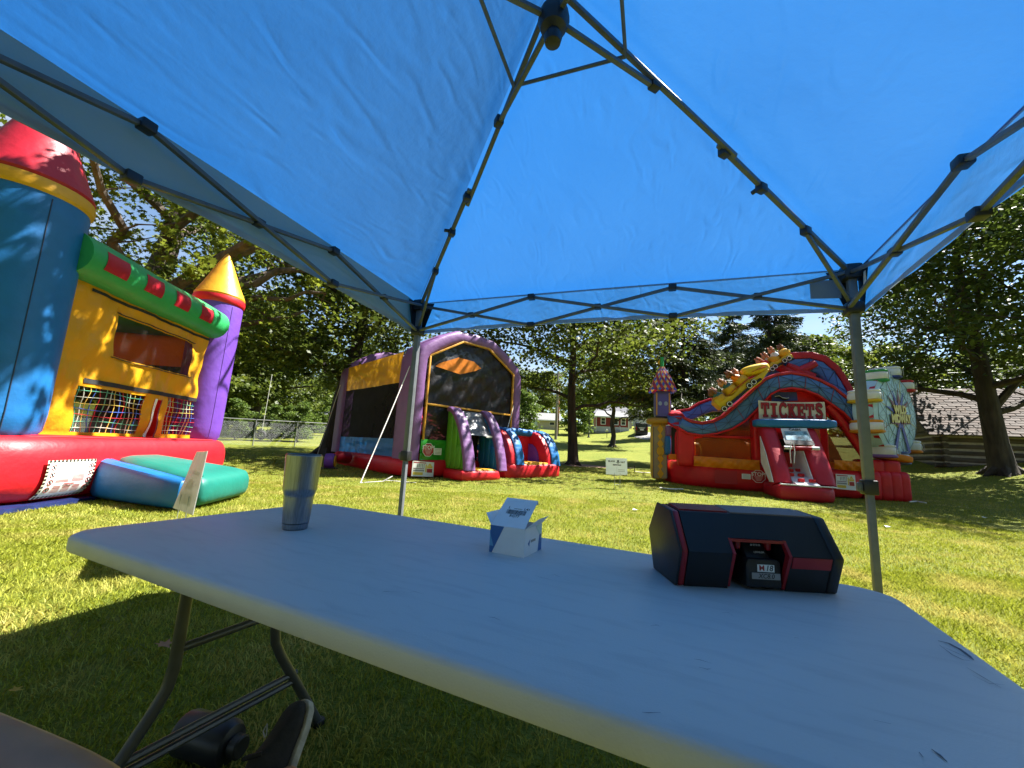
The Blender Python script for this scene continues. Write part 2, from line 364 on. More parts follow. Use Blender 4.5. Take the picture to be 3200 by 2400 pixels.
def broad(seed, H, tr, cs, cw, limbs=9, nleaf=9000, lsize=.2, shape='oval', lean=(0, 0), m=LEAF_B, bark=BARK, spread=.32, flare=1.5, top=.95, rise=.35, extra=None, skip=None, sub=4, low=.08):
    """returns (trunk mesh builder, leaf mesh); base at origin"""
    rnd = random.Random(seed); T = MB()
    tip = Vector((lean[0], lean[1], H*top)); tp = curvepts((0, 0, -.15), tip, 0, 9, rnd, .012)
    tp[0] = Vector((0, 0, -.15)); tp.insert(1, tp[0].lerp(tp[1], .12)); tp.insert(2, tp[0].lerp(tp[2], .45))
    rr = [tr*flare, tr*1.18, tr*1.03]+[tr*(1-.9*((i+1)/9)**1.1) for i in range(0, 9)]
    T.tube(tp, rr[:len(tp)], 10)
    # root flare
    for k in range(5):
        a = k*1.257+rnd.random(); T.tube([(0, 0, tr*1.2), (math.cos(a)*tr*1.3, math.sin(a)*tr*1.3, .08), (math.cos(a)*tr*2.2, math.sin(a)*tr*2.2, -.12)], [tr*.5, tr*.36, tr*.12], 6)
    def along(t):
        f_ = t*(len(tp)-1); i = min(int(f_), len(tp)-2); return tp[i].lerp(tp[i+1], f_-i)
    C = []
    for i in range(limbs):
        h = cs+(1-cs)*(i+.3)/limbs; st = along(min(.98, h*1.0))
        az = i*2.399+rnd.uniform(-.4, .4); prof = math.sin(math.pi*min(1, .22+.78*(h-cs)/(1-cs)))**.7*.85+.15
        ln = cw*prof*rnd.uniform(.8, 1.1)
        en = st+Vector((math.cos(az)*ln, math.sin(az)*ln, ln*rnd.uniform(rise*.4, rise*1.4)))
        pts = curvepts(st, en, ln*.08, 6, rnd, .035); r0 = tr*.42*(1-.6*h)
        T.tube(pts, [r0*(1-.8*q/6)+.012 for q in range(7)], 6)
        for q in range(sub+1):
            s0 = pts[min(6, 2+int(q*4/sub))]
            d = Vector((rnd.gauss(0, 1), rnd.gauss(0, 1), rnd.gauss(.15, .6))).normalized()*ln*rnd.uniform(.25, .5) if q < sub else (en-st)*.12
            e2 = s0+d; pt = curvepts(s0, e2, 0, 3, rnd, .06); T.tube(pt, [r0*.34+.006, r0*.26+.006, r0*.16+.005, .006], 4)
            for t in (.35, .6, .85, 1.05): C.append((s0.lerp(e2, t), ln*.16+.25))
    C.append((tp[-1], cw*.2))
    if extra: C += [(Vector(p), s_) for p, s_ in extra]
    rg = np.random.default_rng(seed+100); ctr = np.array([tuple(c[0]) for c in C]); sp = np.array([c[1] for c in C])
    idx = rg.integers(0, len(C), nleaf); P = ctr[idx]+rg.normal(size=(nleaf, 3))*sp[idx][:, None]*np.array([spread*1.8, spread*1.8, spread*1.15])
    # finer clumping inside each spray
    sub_c = rg.normal(size=(len(C), 7, 3))*sp[:, None, None]*np.array([.75, .75, .45])
    P = ctr[idx]+sub_c[idx, rg.integers(0, 7, nleaf)]+rg.normal(size=(nleaf, 3))*sp[idx][:, None]*np.array([.27, .27, .15])
    P = P[P[:, 2] > H*low]
    if skip is not None: P = P[~skip(P)]
    return T, leaf_mesh('crown', P, lsize, m, shape, seed+5)
def spruce(seed, H, tr, w_, start=.27, nleaf=16000, m=LEAF_S):
    rnd = random.Random(seed); T = MB(); T.tube([(0, 0, -.1), (0, 0, H*.3), (.05, 0, H*.7), (0, 0, H)], [tr*1.25, tr*.85, tr*.45, .03], 8)
    P = []; D = []; h = start*H; rg = np.random.default_rng(seed)
    segs = []
    while h < H*.98:
        fr = (h-start*H)/(H*(1-start)); ln = w_*(1-fr)**.8*(.65+.35*min(1, fr*6+.3))
        for k in range(rnd.randint(4, 6)):
            az = rnd.uniform(0, 6.28); l2 = ln*rnd.uniform(.6, 1.1)
            a = Vector((0, 0, h)); b = Vector((math.cos(az)*l2, math.sin(az)*l2, h-l2*rnd.uniform(.12, .34)+.08)); c = b+Vector((math.cos(az)*.25*l2, math.sin(az)*.25*l2, l2*.03))
            T.tube([a, a.lerp(b, .5)+Vector((0, 0, .06*l2)), b, c], [tr*.2*(1-fr)+.012, .02, .012, .005], 4); segs.append((a, b, c, l2))
        h += rnd.uniform(.25, .48)*H/14
    tot = sum(s[3] for s in segs)
    for a, b, c, l2 in segs:
        n = max(6, int(nleaf*l2/tot)); t = rg.uniform(.18, 1.12, n); ax = np.array(b-a); p0 = np.array(a)
        q = p0+ax*t[:, None]; side = np.cross(ax, (0, 0, 1)); side /= np.linalg.norm(side)+1e-9
        o = rg.normal(size=n)*l2*.16*(1.15-t*.6); dr = -np.abs(rg.normal(size=n))*.16
        P.append(q+side*o[:, None]+np.stack([0*t, 0*t, dr-np.abs(o)*.25], 1)); D.append(np.tile(ax/np.linalg.norm(ax)+np.array((0, 0, -.5)), (n, 1))+side*np.sign(o)[:, None]*.5)
    return T, leaf_mesh('crown', np.concatenate(P), .30, m, 'needle', seed, flat=.4, dirs=np.concatenate(D))
def tree(name, loc, parts, bark, label, cat='tree', group=None, rz=0., sc=1.):
    o = empty(name, loc, rz, label, cat, group); o.scale = (sc, sc, sc)
    t, lm = parts
    if isinstance(t, MB): t = t.build('trunk', bark, o).data
    else: link('trunk', t, o)
    link('crown', lm, o); return o, (t, lm)
def P3(x, y): return (x, y, g(x, y))

# big maple behind the castle; its boughs reach over the castle and speckle it with shade
ex = []
rr_ = random.Random(5)
for q in range(50):      # clumps of the boughs that reach out over the castle, in the tree's own frame
    wz = rr_.uniform(6.4, 10.5); up_ = (wz-2.4)/.829; wx = -6.0+.511*up_+rr_.uniform(-1.0, .5); wy = (rr_.uniform(4.0, 5.7) if q % 5 > 1 else rr_.uniform(5.7, 8.0))+.227*up_
    ex.append(((wx+11.6, wy-11.8, wz), .34))
for q in range(16):
    p = atY(rr_.uniform(0, 470), rr_.uniform(380, 620), rr_.uniform(8.2, 10.5)); ex.append(((p.x+11.6, p.y-11.8, p.z), .38))
for q in range(16):
    p = atY(rr_.uniform(470, 1000), rr_.uniform(640, 880), rr_.uniform(9.5, 13.5)); ex.append(((p.x+11.6, p.y-11.8, p.z), .38))
T, lm = broad(21, 12.5, .55, .34, 6.2, limbs=13, nleaf=27000, lsize=.16, shape='maple', lean=(.8, .4), m=LEAF_A, bark=BARKL, extra=ex, rise=.45)
for a, b, r0 in (((0, 0, 3.6), (7.6, -3.6, 7.0), .2), ((0, 0, 3.2), (5.4, .6, 5.6), .16), ((.1, 0, 4.2), (9.2, -1.6, 8.2), .17), ((0, 0, 3.9), (2.9, -4.8, 7.2), .15), ((0, 0, 4.4), (8.0, 1.4, 7.2), .15)):
    pts = curvepts(a, b, .5, 8, rr_, .03); T.tube(pts, [r0*(1-.85*i/8)+.012 for i in range(9)], 8)
    for q in range(7):
        s0 = pts[3+q % 6]; T.tube(curvepts(s0, s0+Vector((rr_.uniform(-.6, 1.4), rr_.uniform(-1.3, 1.3), rr_.uniform(-.5, .6))), 0, 3, rr_, .08), [.03, .02, .012, .005], 4)
tree('maple_tree', (-11.6, 11.8, g(-11.6, 11.8)), (T, lm), BARKL, 'big maple with pale rough bark and spreading boughs behind the castle bouncer')

p = ong(705*1.4467, 985*1.4467)
tree('oak_tree', (p.x, p.y, g(p.x, p.y)), broad(33, 13, .40, .30, 5.6, limbs=16, low=.26, nleaf=36000, lsize=.165, shape='clump', lean=(1.6, .3), m=LEAF_B, rise=.25), BARK, 'dark leaning tree with thick trunk beside the purple arched bounce house')
p = ong(1238*1.4467, 1005*1.4467)
tree('oak_tree', (p.x, p.y, g(p.x, p.y)), broad(44, 13.5, .27, .36, 6.2, limbs=16, low=.30, nleaf=36000, lsize=.165, shape='clump', lean=(-.3, .2), m=LEAF_B, rise=.22), BARK, 'dark straight tree between the purple bounce house and the yard sign')
p = ong(1322*1.4467, 965*1.4467)
o2, shared_a = tree('shade_tree', (p.x, p.y, g(p.x, p.y)), broad(52, 13, .30, .36, 5.5, limbs=16, low=.34, nleaf=22000, lsize=.25, shape='clump', m=LEAF_A, rise=.3), BARK, 'shade tree standing in front of the red house', group='shade trees across the lawn')
p = ong(2170*1.4467, 1025*1.4467)
T, lm = broad(61, 12.5, .38, .34, 6.8, limbs=18, low=.30, skip=lambda P: (P[:, 0] > 2.6) & (P[:, 1] > -1.5), nleaf=52000, lsize=.205, shape='oval', lean=(-.9, .2), m=LEAF_C, rise=.28, sub=5)
T.tube(curvepts((-.1, 0, 2.6), (2.4, -.6, 5.4), .1, 5, rr_, .03), [.16, .14, .12, .10, .08, .05], 7)
tree('locust_tree', (p.x, p.y, g(p.x, p.y)), (T, lm), BARK, 'large leafy tree leaning in front of the log cabin')
# spruces behind the carnival inflatable
S1 = spruce(3, 13.5, .26, 4.4, nleaf=32000)
q = atY(2135, 1300, 25.); oS, sS = tree('spruce_tree', P3(q.x, q.y), S1, BARK, 'dark spruce with drooping boughs behind the checkered turret', group='spruces behind the carnival inflatable')
q = atY(2420, 1300, 31.); tree('spruce_tree', P3(q.x, q.y), sS, BARK, 'dark spruce rising behind the coaster hump', group='spruces behind the carnival inflatable', rz=2.1, sc=1.05)
q = atY(2300, 1300, 40.); tree('spruce_tree', P3(q.x, q.y), sS, BARK, 'farthest spruce, behind the coaster cars', group='spruces behind the carnival inflatable', rz=4.4, sc=1.1)
# background broadleaf variants
VA = shared_a
oB, VB = tree('shade_tree', P3(-21, 33), broad(71, 12, .32, .24, 5.4, limbs=14, low=.2, nleaf=20000, lsize=.26, shape='clump', m=LEAF_B, rise=.35), BARK, 'dark tree beyond the chain-link fence behind the purple turret', group='trees beyond the fence')
oL, VL = tree('young_tree', P3(*atY(1638, 1345, 62.)[:2]), broad(81, 6.6, .10, .06, 2.3, limbs=13, nleaf=6500, lsize=.24, shape='clump', m=LEAF_L, rise=.5), BARK, 'light green young tree left of the cream garage', group='small trees by the houses')
BT = [  # px x, depth, variant, scale, label
 (560, 30., 'A', .95, 'tree with open crown beyond the tyre swing'), (690, 40., 'A', 1.0, 'sunlit tree above the chain-link fence'), (840, 52., 'B', .85, 'rounded tree in the gap left of the leaning dark trunk'),
 (1120, 60., 'B', 1.0, 'tree seen behind the arched roof of the purple bounce house'), (1560, 88., 'A', 1.1, 'tall tree behind the cream garage, left of it'), (1690, 95., 'A', 1.05, 'tall light green tree above the cream garage'), (1840, 92., 'B', 1.1, 'dark tree behind the red house, left of it'), (1960, 100., 'A', 1.15, 'tall tree directly behind the red house'), (2040, 55., 'A', .62, 'small tree beside the black van'),
 (2250, 70., 'A', 1.1, 'light green tree far behind the ticket booth'), (2400, 60., 'B', 1.05, 'dark tree far behind the coaster hump'), (2560, 52., 'A', 1.0, 'tree behind the right tent post'), (2700, 46., 'A', .9, 'yellow-green tree behind the ferris wheel'), (2860, 48., 'A', .8, 'yellow-green tree beyond the power lines'), (3010, 44., 'A', .85, 'tree beyond the log cabin roof'), (3140, 40., 'B', .9, 'dark tree at the right edge beyond the cabin'),
 (2480, 34., 'B', .8, 'tree filling the gap behind the red hump'), (1470, 70., 'B', .9, 'dark tree right of the arched bounce house roof'), (1330, 76., 'A', 1.0, 'tree hidden mostly behind the arched bounce house'), (480, 46., 'B', 1.1, 'dark tree left of the yellow cone'), (300, 40., 'A', 1.0, 'tree behind the green castle beam'), (120, 36., 'B', 1.0, 'tree behind the blue castle tower')]
for i, (px, Y, vr, sc, lab) in enumerate(BT):
    q = atY(px, 1380, Y); tree('shade_tree', P3(q.x, q.y), VA if vr == 'A' else VB, BARK, lab, group='distant trees around the lawn', rz=i*1.37, sc=sc)
for i, (px, Y, sc, lab) in enumerate([(1806, 66., 1.05, 'light green bushy tree left of the lamp post'), (1600, 60., .7, 'small bush at the edge of the arched bounce house'), (640, 33., .62, 'dark bush beside the tyre swing'), (960, 38., .6, 'low bush by the white house beyond the fence'), (850, 27.5, .36, 'shrub behind the fence left of the white house gap'), (930, 28.5, .42, 'shrub behind the fence nearest the leaning trunk'), (735, 26.5, .4, 'shrub behind the fence beside the purple turret'), (890, 36., .4, 'low shrub in front of the white house'), (1000, 44., .9, 'bushy tree right of the white house'), (760, 40., .9, 'bushy tree left of the white house'), (2790, 40., .7, 'bush above the cabin roof edge')]):
    q = atY(px, 1360, Y); tree('young_tree', P3(q.x, q.y), VL, BARK, lab, group='small trees by the houses', rz=i*2.1, sc=sc)

for i, (x_, y_, vr, sc, lab) in enumerate([(-7, -11, 'A', 1.1, 'unseen tree added behind the viewer on the left to block sky light'), (3, -13, 'B', 1.15, 'unseen tree added straight behind the viewer to block sky light'), (12, -9, 'A', 1.1, 'unseen tree added behind the viewer on the right to block sky light'), (-17, -2, 'B', 1.1, 'tree off to the left of the castle bouncer'), (8.8, -5.5, 'B', 1.0, 'unseen tree added to shade the lawn behind the viewer'), (14.5, -4.0, 'A', 1.0, 'unseen tree added at the right to shade the lawn behind the viewer')]):  # unseen trees, added behind the viewer to cut sky and bounce light
    tree('shade_tree', P3(x_, y_), VA if vr == 'A' else VB, BARK, lab, group='distant trees around the lawn', rz=i*1.9, sc=sc)
# far tree line closing the horizon: one mass of foliage
rg = np.random.default_rng(9); n = 56000
az = rg.uniform(-3.14159, 3.14159, n); rad = rg.uniform(118, 150, n); x = np.sin(az)*rad; y = np.cos(az)*rad
hh = 9+3.5*np.sin(az*17)+2.5*np.sin(az*41+1)+1.5*np.sin(az*89)
z = rg.uniform(0, 1, n)**.8*hh
gz = np.array([g(a, b) for a, b in zip(x, y)])
tl_ = link('distant_woods', leaf_mesh('distant_woods', np.stack([x, y, z+gz], 1), 1.25, LEAF_A, 'clump', 4)); tag(tl_, 'far belt of woods closing off the park', 'woods', kind='stuff')

# bare earth round the trunk by the sign
p = ong(1238*1.4467, 1005*1.4467)
EARTH = mat('bare_earth', (.24, .15, .10), rough=.95, var=.35, vs=3, bump=.8, bs=20)
mb = MB(); ring = []
for k in range(26):
    a = k/26*6.283; r_ = 1.15+.3*math.sin(3*a+1)+.2*math.sin(5*a); ring.append((p.x+.9+math.cos(a)*r_*1.5, p.y-.05+math.sin(a)*r_*.8))
mb.poly([(x, y, g(x, y)+.02) for x, y in ring]); tag(mb.build('bare_soil', EARTH), kind='structure')

# ================================================================== BACKGROUND THINGS
GALV = mat('galvanised_steel', (.34, .35, .35), rough=.45, metal=.6, var=.1, vs=10)
WIRE = mat('chain_link_wire', (.30, .31, .31), rough=.5, metal=.4, var=.1)
# chain-link fence
fd = Vector((1.64, 1.21, 0)).normalized(); f0 = Vector((-13.9, 22.1, 0))-fd*2.03*5
fe = empty('chain_link_fence', (f0.x, f0.y, g(f0.x, f0.y)), 0, 'grey chain-link fence with pipe top rail behind the purple turret', 'fence')
NP = 11; SP = 2.03; FH = 1.42
pp = []
for i in range(NP):
    q = f0+fd*SP*i; q.z = g(q.x, q.y); q -= fe.location; pp.append(q)
    MB().tube([q, q+Vector((0, 0, FH+.03))], .03, 8).build('post', GALV, fe)
for i in range(NP-1):
    a, b = pp[i], pp[i+1]
    MB().tube([a+Vector((0, 0, FH)), b+Vector((0, 0, FH))], .022, 8).build('top_rail', GALV, fe)
    mb = MB(); k = 26; H_ = FH-.06
    def pt(s, z): return a.lerp(b, s/SP)+Vector((0, 0, .04+z))
    for j in range(-int(H_/.078), k+1):
        for sg in (1, -1):
            s0 = j*.078; s1 = s0+H_
            za, zb = 0., H_
            if s0 < 0: za = -s0; s0 = 0
            if s1 > SP: zb = H_-(s1-SP); s1 = SP
            if zb-za < .05: continue
            p0, p1 = (pt(s0, za), pt(s1, zb)) if sg > 0 else (pt(SP-s0, za), pt(SP-s1, zb))
            nn = Vector((-fd.y, fd.x, 0))*.002*sg
            mb.tube([p0+nn, p1+nn], .0026, 3, cap=False)
    tag(mb.build('chain_link_mesh', WIRE, fe), kind='stuff')
# tyre swing
RUB = mat('tyre_rubber', (.02, .02, .021), rough=.8, var=.2, vs=20, bump=.4, bs=60)
tq = atY(817, 1360, 26.5); ts = empty('tyre_swing', tq, 0, 'black tyre hanging on a rope beyond the chain-link fence', 'tyre swing')
mb = MB(); mb.rings([[Vector((math.cos(a)*(.235+.075*math.cos(b)), .10*math.sin(b), math.sin(a)*(.235+.075*math.cos(b)))) for b in [k*6.283/10 for k in range(10)]] for a in [k*6.283/28 for k in range(28)]], closed=True); mb.build('tyre', RUB, ts)
MB().tube([(0, 0, .27), (.1, 0, 4.6)], .015, 6).build('rope', ROPE, ts)

# ---- buildings far across the lawn
SIDING = mat('cream_siding', (.42, .37, .28), rough=.7, var=.06, vs=3, bump=.3, bs=9, aniso=(.05, .05, 3)); WSID = mat('white_siding', (.50, .52, .53), rough=.65, var=.05, vs=3)
GSID = mat('grey_siding', (.34, .36, .37), rough=.7, var=.07, vs=3); RSID = mat('barn_red_siding', (.22, .025, .022), rough=.7, var=.15, vs=3)
ROOFG = mat('grey_shingles', (.10, .10, .11), rough=.9, var=.2, vs=4, bump=.5, bs=12); ROOFL = mat('light_shingles', (.20, .20, .195), rough=.9, var=.12, vs=4, bump=.4, bs=12); GLASS = mat('dark_window_glass', (.03, .04, .05), rough=.08, var=.3, vs=2, spec=.8)
TRIM = mat('white_trim', (.70, .70, .69), rough=.5, var=.04); CONC = mat('concrete', (.32, .31, .29), rough=.9, var=.15, vs=3, bump=.3); DOORB = mat('pale_blue_door', (.42, .52, .60), rough=.5, var=.05)
def gable(root, W, D, H, rise, wallm, roofm, over=.35, base=.0):
    mb = MB(); mb.ext([(-W/2, -D/2, -.6), (W/2, -D/2, -.6), (W/2, -D/2, H), (-W/2, -D/2, H)], (0, D, 0)); mb.build('wall', wallm, root)
    for sx in (-1, 1):
        MB().ext([(sx*W/2, -D/2, H), (sx*W/2, D/2, H), (sx*W/2, 0, H+rise)], (-sx*.12, 0, 0)).build('gable', wallm, root)
    for sy in (-1, 1):
        n = Vector((0, sy*rise, D/2)).normalized()
        e0 = Vector((0, sy*(D/2+over), H-over*rise/(D/2)+.03)); r0 = Vector((0, 0, H+rise+.03))
        MB().ext([(-W/2-over, e0.y, e0.z), (W/2+over, e0.y, e0.z), (W/2+over, 0, r0.z), (-W/2-over, 0, r0.z)], n*.12).build('roof_slope', roofm, root)
        MB().box((0, e0.y+sy*.02, e0.z+.02), (W+2*over+.04, .05, .2)).build('fascia', TRIM, root)
def window(root, x, y, z, ww, hh, sy=-1, mull=True, trim=.12):
    f = MB()
    for dx in (-1, 1): f.box((x+dx*(ww/2+trim/2), y+sy*.03, z), (trim, .1, hh+2*trim))
    for dz in (-1, 1): f.box((x, y+sy*.03, z+dz*(hh/2+trim/2)), (ww, .1, trim))
    if mull: f.box((x, y+sy*.025, z), (ww, .08, .07))
    fo = f.build('window', TRIM, root); MB().box((x, y+sy*.01, z), (ww, .03, hh)).build('pane', GLASS, fo); return fo
# cream garage
q = atY(1702, 1346, 76.); gz = q.z-.05
ga = empty('garage', (q.x, q.y+2.5, gz), R(-4), 'cream garage with pale blue door and grey roof across the lawn', 'garage')
gable(ga, 5.7, 5., 2.15, 1.35, SIDING, ROOFL)
do = MB().box((-1.75, -2.53, .95), (.85, .08, 1.95)).build('door', DOORB, ga); MB().sbox((-1.45, -2.6, .95), (.08, .1, .08), 2).build('handle', GALV, do)
MB().box((-1.75, -2.515, .98), (1.02, .05, 2.08)).build('door_frame', TRIM, ga)
window(ga, 1.5, -2.5, 1.45, .85, .5, mull=False, trim=.06)
# red house: porch front with grey block behind
q = atY(1916, 1353, 69.); rh = empty('red_house', (q.x, q.y+1.6, q.z), R(-6), 'small red and white house with white framed windows and grey roof', 'house')
W_ = 5.5
MB().box((0, 0, -.2), (W_, 3.2, .8)).build('foundation', CONC, rh)
MB().box((0, 0, .62), (W_-.04, 3.16, .86)).build('lower_wall', WSID, rh)
MB().box((0, 0, 1.86), (W_, 3.2, 1.62)).build('wall', RSID, rh)
for x in (-1.55, .62, 1.86): window(rh, x, -1.6, 1.98, .62, 1.0)
for sx in (-1, 1): MB().box((sx*(W_/2-.02), -1.62, 1.4), (.14, .1, 2.6)).build('corner_board', TRIM, rh)
MB().ext([(-W_/2-.45, -2.1, 2.66), (W_/2+.3, -2.1, 2.66), (W_/2+.1, 1.3, 3.9), (-W_/2+.5, 1.3, 3.9)], (0, .05, .14)).build('porch_roof', ROOFL, rh)
MB().box((-.05, -2.1, 2.68), (W_+.9, .08, .2)).build('fascia', TRIM, rh)
MB().box((2.1, 5.6, 1.4), (3.6, 8.2, 3.6)).build('side_wall', GSID, rh)
MB().box((.2, 4.8, 1.5), (4.8, 6.2, 3.9)).build('rear_wall', GSID, rh)
MB().ext([(-3.0, .9, 3.45), (4.3, .9, 3.45), (3.2, 4.8, 5.3), (-1.6, 4.8, 5.3)], (0, .05, .15)).build('main_roof', ROOFG, rh)
MB().ext([(4.35, .9, 3.4), (4.35, 10, 3.4), (3.2, 8, 5.3), (3.2, 4.8, 5.3)], (-.15, 0, .12)).build('main_roof', ROOFG, rh)
MB().box((2.78, -1.72, 1.1), (.12, .12, 2.7)).build('downpipe', TRIM, rh)
st = MB(); [st.box((.75, -1.75-.28*k, .45-.2*k), (1.0, .3, .25)) for k in range(3)]; st.build('front_steps', CONC, rh)
for sx in (-.5, .5): MB().tube([(.75+sx, -1.7, .6), (.75+sx, -1.7, 1.3), (.75+sx, -2.5, .9), (.75+sx, -2.5, .1)], .03, 6).build('handrail', TRIM, rh)
MB().box((-3.3, 1.2, .35), (1.5, .12, 1.3)).build('side_fence', WSID, rh)
# white houses seen in gaps
q = atY(905, 1350, 52.); wh = empty('white_house', (q.x, q.y+3, q.z-.2), R(28), 'white clapboard house glimpsed beyond the chain-link fence', 'house'); gable(wh, 7, 6, 2.8, 1.9, WSID, ROOFG); window(wh, -1.6, -3, 1.6, .8, 1.1); window(wh, 1.6, -3, 1.6, .8, 1.1)
q = atY(1605, 1352, 84.); wg = empty('white_shed', (q.x, q.y+2, q.z-.2), R(8), 'white outbuilding at the edge of the arched bounce house', 'shed'); gable(wg, 5, 4, 2.6, 1.1, WSID, ROOFL); window(wg, 1.2, -2, 1.4, .8, .6, mull=False)
q = atY(2075, 1352, 78.); wi = empty('white_garage', (q.x, q.y+3, q.z-.1), R(-5), 'white garage behind the black van', 'garage'); gable(wi, 9, 6, 2.9, 1.6, WSID, ROOFG); window(wi, -2.6, -3, 1.7, .5, 1.0); window(wi, -1.5, -3, 1.7, .5, 1.0)
# driveway
mb = MB(); dr = [(1980, 1366), (2010, 1374), (2075, 1374), (2085, 1363), (2060, 1352), (2005, 1353)]
mb.poly([tuple(ong(*a)+Vector((0, 0, .05))) for a in dr]); tag(mb.build('driveway', CONC), kind='structure')
# black van
VANB = mat('black_car_paint', (.012, .012, .014), rough=.25, coat=.6, var=.1); LAMPR = mat('red_lamp_plastic', (.35, .01, .01), rough=.25); RIM = mat('alloy_rim', (.5, .5, .5), rough=.3, metal=.8)
q = ong(*z6(1365, 748)); va = empty('parked_van', (q.x, q.y, g(q.x, q.y)), R(-14), 'black van with lettered rear door parked beside the red house', 'van')
prof = [(0, .32), (0, 1.05), (.06, 1.78), (.22, 1.98), (3.0, 2.0), (3.65, 1.7), (4.15, 1.15), (4.75, 1.0), (4.9, .75), (4.9, .32)]
mb = MB(); mb.ext([(-.87, y, z) for y, z in prof], (1.74, 0, 0)); bd = mb.build('body', VANB, va, bevel=.07, bseg=3)
rw = MB().box((0, -.012, 1.45), (1.34, .03, .62)).build('rear_window', GLASS, va)
for s_ in (-1, 1):
    MB().box((s_*.78, -.02, 1.1), (.12, .06, .5)).build('tail_light', LAMPR, va)
    MB().box((s_*.88, 1.3, 1.5), (.02, 1.6, .5)).build('side_window', GLASS, va); MB().box((s_*.88, 3.05, 1.45), (.02, .8, .5)).build('side_window', GLASS, va)
    MB().sbox((s_*1.0, 3.4, 1.25), (.2, .1, .2), 4, 4).build('mirror', VANB, va)
    for y in (.85, 3.85):
        wo = MB().lathe([(.2, -.11), (.33, -.1), (.35, 0), (.33, .1), (.2, .11)], 18, Matrix.Translation((s_*.8, y, .35)) @ Matrix.Rotation(R(90), 4, 'Y')).build('wheel', RUB, va)
        MB().lathe([(.05, -.02), (.2, -.01), (.21, .02)], 14, Matrix.Translation((s_*.9, y, .35)) @ Matrix.Rotation(R(90*s_), 4, 'Y')).build('rim', RIM, wo)
MB().box((0, -.05, .5), (1.7, .12, .22)).build('bumper', PLAST, va)
MB().box((0, -.03, .92), (.5, .02, .14)).build('number_plate', PRINTW, va)
for z_, w_ in ((1.86, .6), (1.24, .9), (1.12, .7)): MB().box((0, -.03, z_), (w_, .012, .045)).build('lettering', PRINTW, va)
# street furniture
BLKM = mat('black_iron', (.015, .015, .016), rough=.5, var=.1)
q = ong(*z6(262, 780)); lp = empty('lamp_post', (q.x, q.y, g(q.x, q.y)), 0, 'black lamp post with flared base left of the red house', 'lamp post')
MB().lathe([(.22, 0), (.2, .12), (.13, .2), (.12, .45), (.075, .6), (.06, 4.1), (.09, 4.15)], 12).build('post', BLKM, lp); MB().lathe([(.06, 4.15), (.16, 4.25), (.2, 4.6), (.14, 4.72)], 12).build('lantern', PRINTW, lp); MB().lathe([(.22, 4.72), (.1, 4.88), (.02, 5.0)], 12).build('lantern_cap', BLKM, lp)
q = ong(*z6(640, 790)); mbx = empty('mailbox', (q.x, q.y, g(q.x, q.y)), 0, 'small pale mailbox on a post in front of the red house', 'mailbox')
MB().tube([(0, 0, 0), (0, 0, 1.0)], .045, 6).build('post', BARK, mbx)
pr = [(-.14, 1.0), (-.14, 1.16), (-.09, 1.27), (0, 1.31), (.09, 1.27), (.14, 1.16), (.14, 1.0)]; MB().ext([(x, -.25, z) for x, z in pr], (0, .5, 0)).build('box', PRINTW, mbx, bevel=.01); MB().box((.17, -.05, 1.25), (.02, .08, .16)).build('flag', LAMPR, mbx)
POLEW = mat('grey_pole_wood', (.20, .18, .15), rough=.9, var=.25, vs=4, bump=.5, aniso=(1, 1, .1)); POLEO = mat('orange_brown_wood', (.36, .15, .05), rough=.85, var=.2, vs=4, aniso=(1, 1, .1))
def upole(loc, h, r, m, label, arm=True, lean=0.):
    o = empty('utility_pole', loc, R(40), label, 'utility pole'); MB().tube([(0, 0, -.2), (lean*.5, 0, h*.5), (lean, 0, h)], [r*1.15, r, r*.75], 10).build('pole', m, o)
    if arm:
        MB().box((lean, .12, h-.5), (2.2, .1, .12)).build('crossarm', m, o)
        for x in (-.95, -.4, .4, .95): MB().lathe([(.03, h-.44), (.05, h-.4), (.05, h-.3), (.02, h-.26)], 8, Matrix.Translation((lean+x, .12, 0))).build('insulator', PRINTG, o)
    return o
q = ong(*z7(825, 545)); upole((q.x, q.y, g(q.x, q.y)), 9.5, .17, POLEW, 'grey utility pole behind the purple bounce house slide')
q = atY(1742, 1358, 66.); upole((q.x, q.y, g(q.x, q.y)), 8.5, .18, POLEO, 'orange-brown pole just behind the grey utility pole', arm=False)
q = atY(*z8(305, 1010), 36.); upole((q.x, q.y, g(q.x, q.y)), 13., .16, mat('dark_pole_wood', (.10, .07, .055), rough=.9, var=.2), 'dark utility pole above the log cabin roof', lean=-.5)
for i, yy in enumerate((900, 918, 932, 968)):
    a = atY(*z8(-60, yy+6), 36.); b = atY(*z8(690, yy-2), 36.5); mid = a.lerp(b, .5)-Vector((0, 0, .15)); a2 = a+(a-b)*.8; b2 = b+(b-a)*.8
    c_ = MB().tube([a2, a, mid, b, b2], .018, 5).build('power_line', GALV); tag(c_, ['topmost', 'second', 'third', 'lowest'][i]+' pale power line crossing behind the ferris wheel', 'power line', 'power lines')

